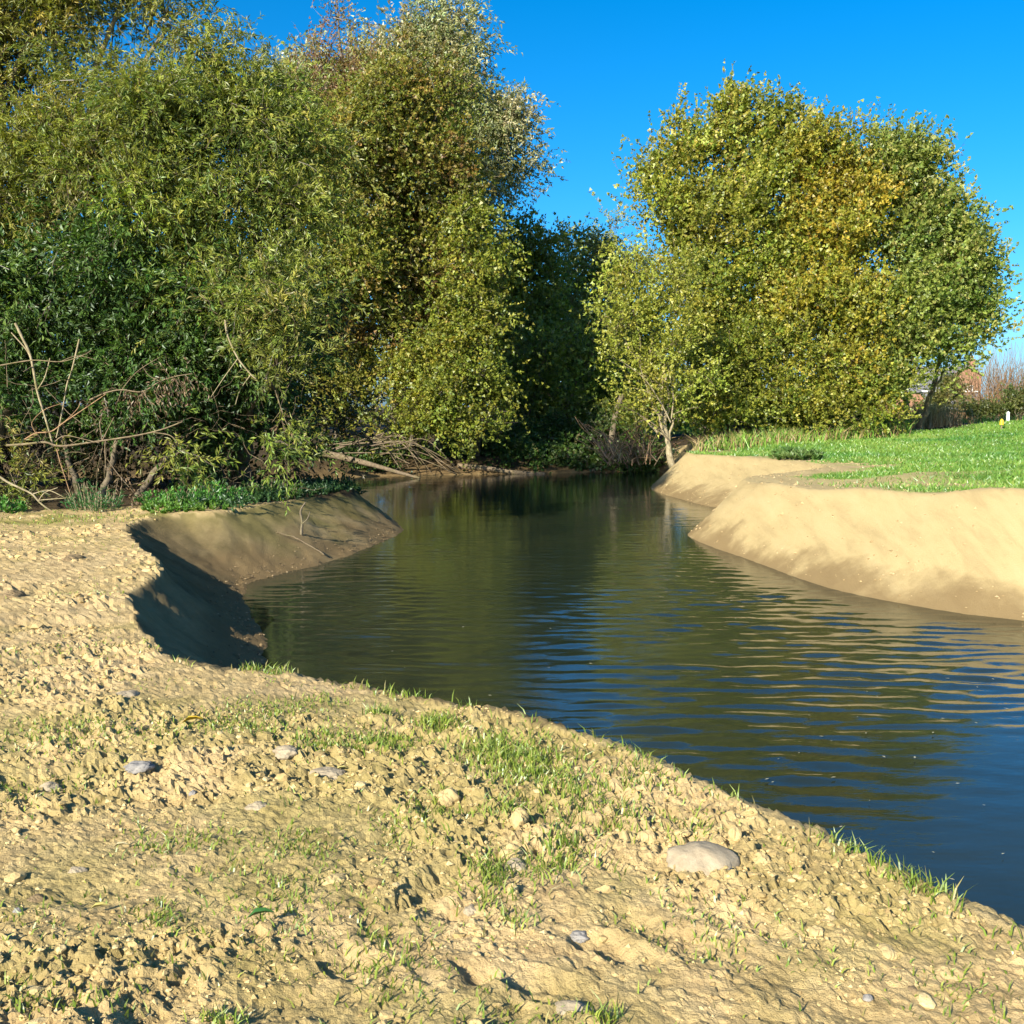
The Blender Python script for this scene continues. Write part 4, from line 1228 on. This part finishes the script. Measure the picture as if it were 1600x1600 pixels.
# ------------------------------------------------------------------ clods and stones
def ico(sub):
    t = (1 + 5 ** .5) / 2
    v = [(-1, t, 0), (1, t, 0), (-1, -t, 0), (1, -t, 0), (0, -1, t), (0, 1, t), (0, -1, -t), (0, 1, -t), (t, 0, -1), (t, 0, 1), (-t, 0, -1), (-t, 0, 1)]
    f = [(0, 11, 5), (0, 5, 1), (0, 1, 7), (0, 7, 10), (0, 10, 11), (1, 5, 9), (5, 11, 4), (11, 10, 2), (10, 7, 6), (7, 1, 8), (3, 9, 4), (3, 4, 2), (3, 2, 6), (3, 6, 8), (3, 8, 9), (4, 9, 5), (2, 4, 11), (6, 2, 10), (8, 6, 7), (9, 8, 1)]
    v = [np.array(p) / math.sqrt(1 + t * t) for p in v]
    for _ in range(sub):
        mid, nf = {}, []

        def m(a, b):
            key = (min(a, b), max(a, b))
            if key not in mid:
                p = v[a] + v[b]
                v.append(p / np.linalg.norm(p))
                mid[key] = len(v) - 1
            return mid[key]
        for a, b, c in f:
            x, y, z = m(a, b), m(b, c), m(c, a)
            nf += [(a, x, z), (b, y, x), (c, z, y), (x, y, z)]
        f = nf
    return np.array(v), np.array(f)


OCT = (np.array([(1, 0, 0), (-1, 0, 0), (0, 1, 0), (0, -1, 0), (0, 0, 1), (0, 0, -1)], float), np.array([(0, 2, 4), (2, 1, 4), (1, 3, 4), (3, 0, 4), (2, 0, 5), (1, 2, 5), (3, 1, 5), (0, 3, 5)]))


def lumps(rng, x, y, size, base, palette, jitter=.3):
    bv, bf = base
    n = len(x)
    P = bv[None] * (1 + rng.uniform(-jitter, jitter, (n, len(bv), 1)))
    P = P * rng.uniform(.65, 1.25, (n, 1, 3)) * np.array((1, 1, .62))
    th = rng.uniform(0, 6.28, n)
    c, s = np.cos(th)[:, None], np.sin(th)[:, None]
    X, Y = P[..., 0] * c - P[..., 1] * s, P[..., 0] * s + P[..., 1] * c
    z = height(x, y)
    V = np.stack([X * size[:, None] + x[:, None], Y * size[:, None] + y[:, None], P[..., 2] * size[:, None] + (z - size * .1)[:, None]], -1).reshape(-1, 3)
    F = (bf[None] + (np.arange(n) * len(bv))[:, None, None]).reshape(-1, 3)
    return V, F, np.repeat(pick_colours(rng, palette, n) * rng.uniform(.85, 1.15, (n, 1)), len(bv), axis=0)


m, N, L, out = new_mat('loose_earth')
a_ = N.new('ShaderNodeAttribute')
a_.attribute_name = 'tint'
principled(N, L, out, a_.outputs['Color'], .95, .15, bump(N, L, noise(N, L, N.new('ShaderNodeNewGeometry').outputs['Position'], 90, 4, .7), .6, .01))
M['loose'] = m
EARTH = [((.43, .32, .145), 4), ((.37, .27, .115), 3), ((.50, .385, .19), 2), ((.29, .205, .09), .8)]
rng = np.random.default_rng(120)


def clod_places(n, rmin, rmax, power, thr):
    ang, rad = np.radians(rng.uniform(-31, 30, n)), rmin + (rmax - rmin) * rng.random(n) ** power
    x, y = rad * np.sin(ang), rad * np.cos(ang)
    band = fbm(x * .9, y * 1.3, 31, 3) + .5 * fbm(x * 3, y * 3, 431, 3)
    k = (rng.random(n) < .08 + .92 * sstep(thr, thr + .25, band)) & inside(x, y, near_land)
    return x[k], y[k]


parts_ = []
x, y = clod_places(36000, 2.2, 10.5, 1.5, -.2)
parts_.append(lumps(rng, x, y, np.clip(rng.lognormal(-5.2, .4, len(x)), .002, .012) * (1 + .07 * np.hypot(x, y)), OCT, EARTH, .35))
x, y = clod_places(14000, 2.3, 20, 1.4, -.1)
parts_.append(lumps(rng, x, y, np.clip(rng.lognormal(-4.65, .35, len(x)), .005, .018) * (1 + .04 * np.hypot(x, y)), ico(0), EARTH, .26))
x, y = clod_places(650, 2.4, 18, 1.4, .0)
parts_.append(lumps(rng, x, y, np.clip(rng.lognormal(-3.85, .38, len(x)), .014, .06), ico(1), EARTH, .2))
x, y = clod_places(3600, 8.5, 21, 1.0, -.02)
parts_.append(lumps(rng, x, y, np.clip(rng.lognormal(-3.5, .4, len(x)), .015, .08), ico(0), EARTH, .26))
off, VV, FF, CC = 0, [], [], []
for v, f, c in parts_:
    VV.append(v)
    FF.append(f + off)
    CC.append(c)
    off += len(v)
tag(obj('loose_soil', np_mesh('loose_soil', np.vstack(VV), np.vstack(FF), np.vstack(CC)), M['loose']), kind='stuff')
# shingle at the foot of the spit slope
n = 620
ts = toe_a[(toe_a[:, 1] > 10.8) & (toe_a[:, 1] < 24.5) & (toe_a[:, 0] < -2)]
seg = rng.integers(0, len(ts) - 1, n)
tt = rng.random(n)[:, None]
pe = ts[seg] * (1 - tt) + ts[seg + 1] * tt + np.stack([-np.abs(rng.normal(0, .28, n)), rng.normal(0, .1, n)], 1)
tag(obj('shore_gravel', np_mesh('shore_gravel', *lumps(rng, pe[:, 0], pe[:, 1], rng.uniform(.01, .03, n), OCT, [((.16, .115, .06), 3), ((.11, .08, .045), 2), ((.24, .18, .10), 1)], .3)), M['loose']), kind='stuff')

# crumbs lying on the dug face across the water
n = 11000
bs = right_crest[(right_crest[:, 1] > 13.5) & (right_crest[:, 1] < 40) & (right_crest[:, 0] > 4)]
bx_, by_ = rng.uniform(3.6, 11.5, n), rng.uniform(13, 39, n)
tq, iwq, inq, irq = zones(bx_, by_)[:4]
k = (~iwq) & (seg_dist(bx_, by_, bs, False) < 3.4) & (rng.random(n) < .25 + .75 * sstep(-.05, .25, fbm(bx_ * .8, by_ * .8, 451, 3)))
bx_, by_ = bx_[k], by_[k]
tag(obj('soil_crumbs', np_mesh('soil_crumbs', *lumps(rng, bx_, by_, np.clip(rng.lognormal(-4.0, .4, len(bx_)), .008, .05), OCT, [((.36, .27, .135), 3), ((.28, .20, .095), 2), ((.42, .32, .17), 2)], .35)), M['loose']), kind='stuff')

ICO3 = ico(3)
for q, (px, py, wpx, hpx, mat, kind_, lab) in enumerate([
    (1098, 1326, 96, 46, 'pale_stone', 'boulder', 'big rounded whitish boulder half sunk in the crest of the bank'),
    (120, 1324, 26, 22, 'pale_stone', 'stone', 'sharp-edged pale stone alone on smooth soil below the grass strip'),
    (522, 1352, 36, 24, 'clod', 'clod', 'rounded tan clod casting a green-tinged shade near the boot dents'),
    (56, 1366, 26, 20, 'dark_clod', 'clod', 'dark crumbly clod beside the small grey stone'),
    (27, 1392, 14, 14, 'grey_stone', 'stone', 'small grey stone beside the dark crumbly clod'),
    (597, 1577, 20, 18, 'clod', 'clod', 'round clod with a long shadow at the bottom of the picture'),
    (736, 1396, 24, 14, 'pale_stone', 'stone', 'flat white stone lying in the boot dent'),
    (812, 1262, 30, 36, 'clod', 'clod', 'tall angular clod topping the lumpy ridge of turned soil'),
    (800, 1308, 42, 36, 'clod', 'clod', 'blocky wedge clod on the lumpy ridge, dark on its shaded face'),
    (806, 1330, 36, 22, 'pale_stone', 'stone', 'chalky stone at the foot of the blocky wedge clod'),
    (402, 1230, 34, 18, 'pale_stone', 'stone', 'low chalky stone in the middle of the crumbly soil strip'),
    (446, 1156, 36, 18, 'pale_stone', 'stone', 'broken whitish stone left of the grass tufts near the crest'),
    (512, 1180, 50, 20, 'pale_stone', 'stone', 'long whitish stone slab breaking the surface below the crest tufts'),
    (76, 1188, 26, 20, 'pale_stone', 'stone', 'pale stone with a dark hollow behind it under the grass strip'),
    (216, 1172, 40, 12, 'grey_stone', 'stone', 'thin grey slab lying flat below the grass strip'),
    (300, 1206, 12, 12, 'grey_stone', 'stone', 'tiny grey pebble by the low chalky stone'),
    (1357, 1543, 16, 12, 'grey_stone', 'stone', 'small dark-topped pebble on the smooth sandy corner'),
    (1425, 1532, 16, 8, 'dark_clod', 'clod', 'flat dark clod on the smooth sandy corner'),
    (1276, 1444, 26, 20, 'clod', 'clod', 'purplish tan clod with a black shadow on the sloping bank'),
    (1385, 1474, 36, 16, 'clod', 'clod', 'broad flat clod near the narrow end of the bank'),
    (1148, 1292, 22, 22, 'clod', 'clod', 'egg-shaped tan clod just behind the big whitish boulder'),
    (1085, 1258, 20, 20, 'clod', 'clod', 'cracked tan clod on the crest above the big whitish boulder'),
    (1010, 1290, 26, 20, 'clod', 'clod', 'angular clod standing beside the big whitish boulder'),
    (895, 1548, 60, 30, 'pale_stone', 'stone', 'crumbling chalk lump beside the long boot track'),
    (744, 1585, 22, 22, 'clod', 'clod', 'yellowish clod with a green shoot behind it by the lower frame edge'),
    (637, 1110, 12, 9, 'clod', 'clod', 'little reddish clod perched on the bank crest'),
    (845, 1208, 14, 14, 'clod', 'clod', 'smooth round clod below the thick crest tuft'),
    (700, 1220, 34, 30, 'clod', 'clod', 'lumpy clod beside a dark crack in the turned soil'),
    (196, 1062, 36, 20, 'pale_stone', 'stone', 'whitish lump on the far strip of turned soil'),
    (22, 938, 30, 18, 'dark_clod', 'clod', 'dark upturned clod far along the bare plateau'),
    (115, 880, 30, 10, 'dark_clod', 'clod', 'dark flat clod near the scalloped edge of the bay'),
    (802, 1372, 20, 22, 'clod', 'clod', 'pale pointed clod among sprouting grass past the boot dent'),
    (1190, 1330, 30, 26, 'clod', 'clod', 'weathered clod on the slope beyond the big whitish boulder'),
    (560, 1115, 18, 12, 'clod', 'clod', 'crumbly clod between two crest grass tufts'),
    (905, 1440, 30, 14, 'grey_stone', 'stone', 'grey flint pressed into the ridge of the boot track'),
]):
    zz = 1.1 if py > 1040 else .85
    x, y = ground_hit(px, py + hpx * .3, zz)
    z = h1(x, y)
    sc = math.hypot(x, y) / 1640.0
    rx, rz = wpx * .5 * sc, hpx * .5 * sc
    v, f = ICO3
    sd = 500 + q * 7
    disp = 1 + .34 * fbm(v[:, 0] * 1.6 + v[:, 2] * .9 + q, v[:, 1] * 1.6 - v[:, 2] * 1.1, sd, 3)
    if kind_ != 'clod':
        disp = disp + .07 * fbm(v[:, 0] * 5 + v[:, 2] * 4, v[:, 1] * 5 - v[:, 2] * 3, sd + 5, 3) - .05 * np.abs(fbm(v[:, 0] * 3 - v[:, 2], v[:, 1] * 3 + v[:, 2] * 2, sd + 7, 2))
    if kind_ == 'clod':
        disp = disp + .10 * fbm(v[:, 0] * 6 + v[:, 2] * 4, v[:, 1] * 6 - v[:, 2] * 3, sd + 3, 3)
    p = v * disp[:, None] * np.array((rx * 1.15, rx * .95, max(rz, rx * .4) * 1.1))
    th = q * 1.3
    p = np.stack([p[:, 0] * math.cos(th * .2) - p[:, 1] * math.sin(th * .2), p[:, 0] * math.sin(th * .2) + p[:, 1] * math.cos(th * .2), p[:, 2]], 1)
    me = np_mesh(kind_, p, f, None, mat == 'pale_stone' and q == 0)
    o = obj(kind_, me, M[mat])
    o.location = (x, y, z - rz * .12)
    tag(o, lab, kind_ if kind_ != 'boulder' else 'stone')

# fallen leaves on the soil
for px, py, ln, col_, lab in [(301, 1111, .13, (.45, .30, .02), 'single yellow fallen leaf on the soil under the grass strip'), (408, 1432, .10, (.03, .10, .02), 'dark green fallen leaf lying curled on the soil'),
                              (188, 1300, .07, (.42, .36, .20), 'pale straw leaf standing up near the sharp-edged pale stone'), (534, 1182, .07, (.40, .36, .12), 'pale yellow leaf resting by the long whitish slab'), (155, 1404, .07, (.38, .33, .10), 'narrow straw leaf beside the small grey stone')]:
    x, y = ground_hit(px, py, 1.1)
    z = h1(x, y) + .022
    d = unit(np.array((1.0, .25, .08)))
    side = np.cross(d, (0, .2, 1))
    v = [np.array((x, y, z)) + d * ln * (t - .5) + side * w * ln * .32 + np.array((0, 0, .25 * ln * w * w + .1 * ln * math.sin(3 * t))) for t, ws in ((0, (0,)), (.3, (-.8, 0, .8)), (.65, (-.7, 0, .7)), (1, (0,))) for w in ws]
    me = bpy.data.meshes.new('fallen_leaf')
    me.from_pydata([tuple(p) for p in v], [], [(0, 1, 2), (0, 2, 3), (1, 4, 5, 2), (2, 5, 6, 3), (4, 7, 5), (5, 7, 6)])
    cm, N, L, out = new_mat('fallen_leaf')
    principled(N, L, out, col_, .6, .3)
    tag(obj('fallen_leaf', me, cm), lab, 'leaf')
# leaves afloat
rng = np.random.default_rng(130)
cm, N, L, out = new_mat('floating_leaf')
principled(N, L, out, (.30, .28, .18), .5, .4)
fl = bpy.data.meshes.new('floating_leaf')
fl.from_pydata([(-.5, 0, 0), (-.1, -.2, .03), (.5, 0, .02), (-.1, .2, .05)], [], [(0, 1, 2), (0, 2, 3)])
fl.materials.append(cm)
for q in range(48):
    px, py = (rng.uniform(1180, 1600), rng.uniform(1060, 1420)) if q < 32 else (rng.uniform(560, 1300), rng.uniform(900, 1160))
    x, y = ground_hit(px, py, 0.02)
    if inside(np.array([x]), np.array([y]), near_land)[0]:
        continue
    o = bpy.data.objects.new('floating_leaf', fl)
    o.location = (x, y, .022)
    o.rotation_euler = (0, 0, rng.uniform(0, 6.28))
    s_ = rng.uniform(.02, .055)
    o.scale = (s_, s_, s_)
    COL.objects.link(o)
    tag(o, 'pale willow leaf floating on the rippled river', 'leaf', 'floating willow leaves')

# ------------------------------------------------------------------ the house and the posts
M['brick'] = stone_material('brick', (.22, .11, .07), (.36, .20, .13))
m, N, L, out = new_mat('slate')
pos = N.new('ShaderNodeTexCoord').outputs['Object']
wv = N.new('ShaderNodeTexBrick')
wv.inputs['Scale'].default_value = 2.2
for k_, c_ in (('Color1', (.15, .15, .16)), ('Color2', (.19, .185, .19)), ('Mortar', (.09, .09, .095))):
    wv.inputs[k_].default_value = (*c_, 1)
mp = N.new('ShaderNodeMapping')
mp.inputs['Rotation'].default_value = (math.pi / 2, 0, 0)
L.new(pos, mp.inputs[0])
L.new(mp.outputs[0], wv.inputs['Vector'])
principled(N, L, out, wv.outputs['Color'], .6, .4)
M['slate'] = m
m, N, L, out = new_mat('white_paint')
principled(N, L, out, (.8, .8, .78), .5, .4)
M['white'] = m
m, N, L, out = new_mat('window_glass')
principled(N, L, out, (.03, .035, .04), .05, .6)
M['glass'] = m
m, N, L, out = new_mat('yellow_paint')
principled(N, L, out, (.75, .48, .02), .5, .4)
M['yellow'] = m


def box(x0, x1, y0, y1, z0, z1):
    v = [(x, y, z) for x in (x0, x1) for y in (y0, y1) for z in (z0, z1)]
    return v, [(0, 1, 3, 2), (4, 6, 7, 5), (0, 4, 5, 1), (2, 3, 7, 6), (0, 2, 6, 4), (1, 5, 7, 3)]


def poly(name, shapes, mat, parent=None):
    V, F = [], []
    for v, f in shapes:
        F += [tuple(q + len(V) for q in face) for face in f]
        V += v
    me = bpy.data.meshes.new(name)
    me.from_pydata([tuple(p) for p in V], [], F)
    me.update()
    return obj(name, me, mat, parent)


def pitched(x0, x1, y0, y1, z0, z1, th=.15):
    """a ridged roof, ridge along x"""
    ym = (y0 + y1) / 2
    prof = [(y0, z0), (ym, z1), (y1, z0), (y1, z0 - th), (ym, z1 - th), (y0, z0 - th)]
    v = [(x, y, z) for x in (x0, x1) for y, z in prof]
    return v, [(0, 1, 4, 5), (1, 2, 3, 4), (6, 11, 10, 7), (7, 10, 9, 8), (0, 6, 7, 1), (1, 7, 8, 2), (2, 8, 9, 3), (3, 9, 10, 4), (4, 10, 11, 5), (5, 11, 6, 0)]


D = 118.0
sx_ = lambda px: (px - 800) / 1640.0 * D
sz_ = lambda py: float(at(800, py, D)[2])
g0 = h1(sx_(1480), D)
hs_ = empty('house', (sx_(1480), D, g0), 'brick house with grey slate roofs half hidden behind the meadow clump', 'house')
poly('wall', [box(sx_(1392), sx_(1527), D, D + 8, g0 - .3, sz_(612))], M['brick'], hs_)
poly('roof', [pitched(sx_(1388), sx_(1482), D - .3, D + 8.3, sz_(611), sz_(570))], M['slate'], hs_)
xa, xb, xm = sx_(1480), sx_(1528), sx_(1504)
za, zb = sz_(612), sz_(588)
poly('gable', [([(xa, D + .01, za), (xb, D + .01, za), (xb, D + .01, zb), (xm, D + .01, sz_(574)), (xa, D + .01, zb), (xa, D + 7.9, za), (xb, D + 7.9, za), (xb, D + 7.9, zb), (xm, D + 7.9, sz_(574)), (xa, D + 7.9, zb)],
                [(0, 1, 2, 3, 4), (9, 8, 7, 6, 5), (1, 6, 7, 2), (0, 4, 9, 5)])], M['brick'], hs_)
zr = sz_(573)
poly('gable_roof', [([(xa - .25, D - .25, zb), (xm, D - .25, zr), (xm, D + 8.2, zr), (xa - .25, D + 8.2, zb), (xa - .25, D - .25, zb + .15), (xm, D - .25, zr + .17), (xm, D + 8.2, zr + .17), (xa - .25, D + 8.2, zb + .15)],
                     [(0, 1, 2, 3), (7, 6, 5, 4), (0, 4, 5, 1), (3, 2, 6, 7), (0, 3, 7, 4)]),
                    ([(xb + .25, D - .25, zb), (xm, D - .25, zr), (xm, D + 8.2, zr), (xb + .25, D + 8.2, zb), (xb + .25, D - .25, zb + .15), (xm, D - .25, zr + .17), (xm, D + 8.2, zr + .17), (xb + .25, D + 8.2, zb + .15)],
                     [(3, 2, 1, 0), (4, 5, 6, 7), (1, 5, 4, 0), (7, 6, 2, 3), (4, 7, 3, 0)])], M['slate'], hs_)
ch = poly('chimney', [box(sx_(1517), sx_(1525), D + 1.2, D + 2.0, zb, sz_(560))], M['brick'], hs_)
poly('chimney_pot', [box(sx_(1519), sx_(1523), D + 1.4, D + 1.8, sz_(560), sz_(555))], M['clod'], ch)
wf = poly('window', [box(sx_(1506), sx_(1507), D - .06, D, sz_(611), sz_(602)), box(sx_(1514), sx_(1515), D - .06, D, sz_(611), sz_(602)), box(sx_(1507), sx_(1514), D - .06, D, sz_(602.9), sz_(602)), box(sx_(1510), sx_(1511), D - .06, D, sz_(611), sz_(602.9))], M['white'], hs_)
for a, b in ((1507, 1510), (1511, 1514)):
    poly('pane', [box(sx_(a), sx_(b), D - .03, D - .012, sz_(611), sz_(602.9))], M['glass'], wf)
poly('gutter', [box(sx_(1434), sx_(1524), D - .42, D - .30, sz_(612.6), sz_(610.4))], M['white'], hs_)
y1_, z1_, z0_ = D - 4.2, sz_(613), sz_(638)
poly('lean_to_roof', [([(sx_(1434), D - .01, z1_), (sx_(1524), D - .01, z1_), (sx_(1524), y1_, z0_), (sx_(1434), y1_, z0_), (sx_(1434), D - .01, z1_ - .15), (sx_(1524), D - .01, z1_ - .15), (sx_(1524), y1_, z0_ - .15), (sx_(1434), y1_, z0_ - .15)],
                       [(0, 3, 2, 1), (4, 5, 6, 7), (3, 7, 6, 2), (0, 4, 7, 3), (1, 2, 6, 5)])], M['slate'], hs_)
poly('lean_to_wall', [box(sx_(1437), sx_(1521), y1_ + .3, y1_ + .55, g0 - .3, z0_ - .1)], M['brick'], hs_)

p = at(1575, 650, 49)
p[2] = h1(p[0], p[1])
tag(poly('post', [box(p[0] - .05, p[0] + .05, p[1] - .05, p[1] + .05, p[2] - .2, p[2] + .45), ([(p[0] - .05, p[1] - .05, p[2] + .45), (p[0] + .05, p[1] - .05, p[2] + .45), (p[0] + .05, p[1] + .05, p[2] + .45), (p[0] - .05, p[1] + .05, p[2] + .45), (p[0], p[1], p[2] + .5)], [(0, 1, 4), (1, 2, 4), (2, 3, 4), (3, 0, 4)])], M['white']),
    'short whitish wooden post at the foot of the clipped hedge', 'post')
p = at(1565, 664, 46)
p[2] = h1(p[0], p[1])
mk = empty('marker_peg', p, 'small yellow-topped marker peg standing in the meadow grass', 'marker')
obj('stake', Tubes().add(np.array([p + np.array((0, 0, -.1)), p + np.array((0, 0, .2))]), .03, .03, 8).mesh('stake'), M['dead_wood'], mk)
obj('cap', Tubes().add(np.array([p + np.array((0, 0, q)) for q in (.2, .24, .36, .4)]), .09, .07, 10).mesh('cap'), M['yellow'], mk)

tris = 0
for o in S.objects:
    if o.type == 'MESH':
        tris += sum(1 for _ in ()) + (len(o.data.loops) - 2 * len(o.data.polygons))
print('TRIANGLES', tris, 'ground', len(gme.loops) - 2 * len(gme.polygons), 'leaf fill ok')
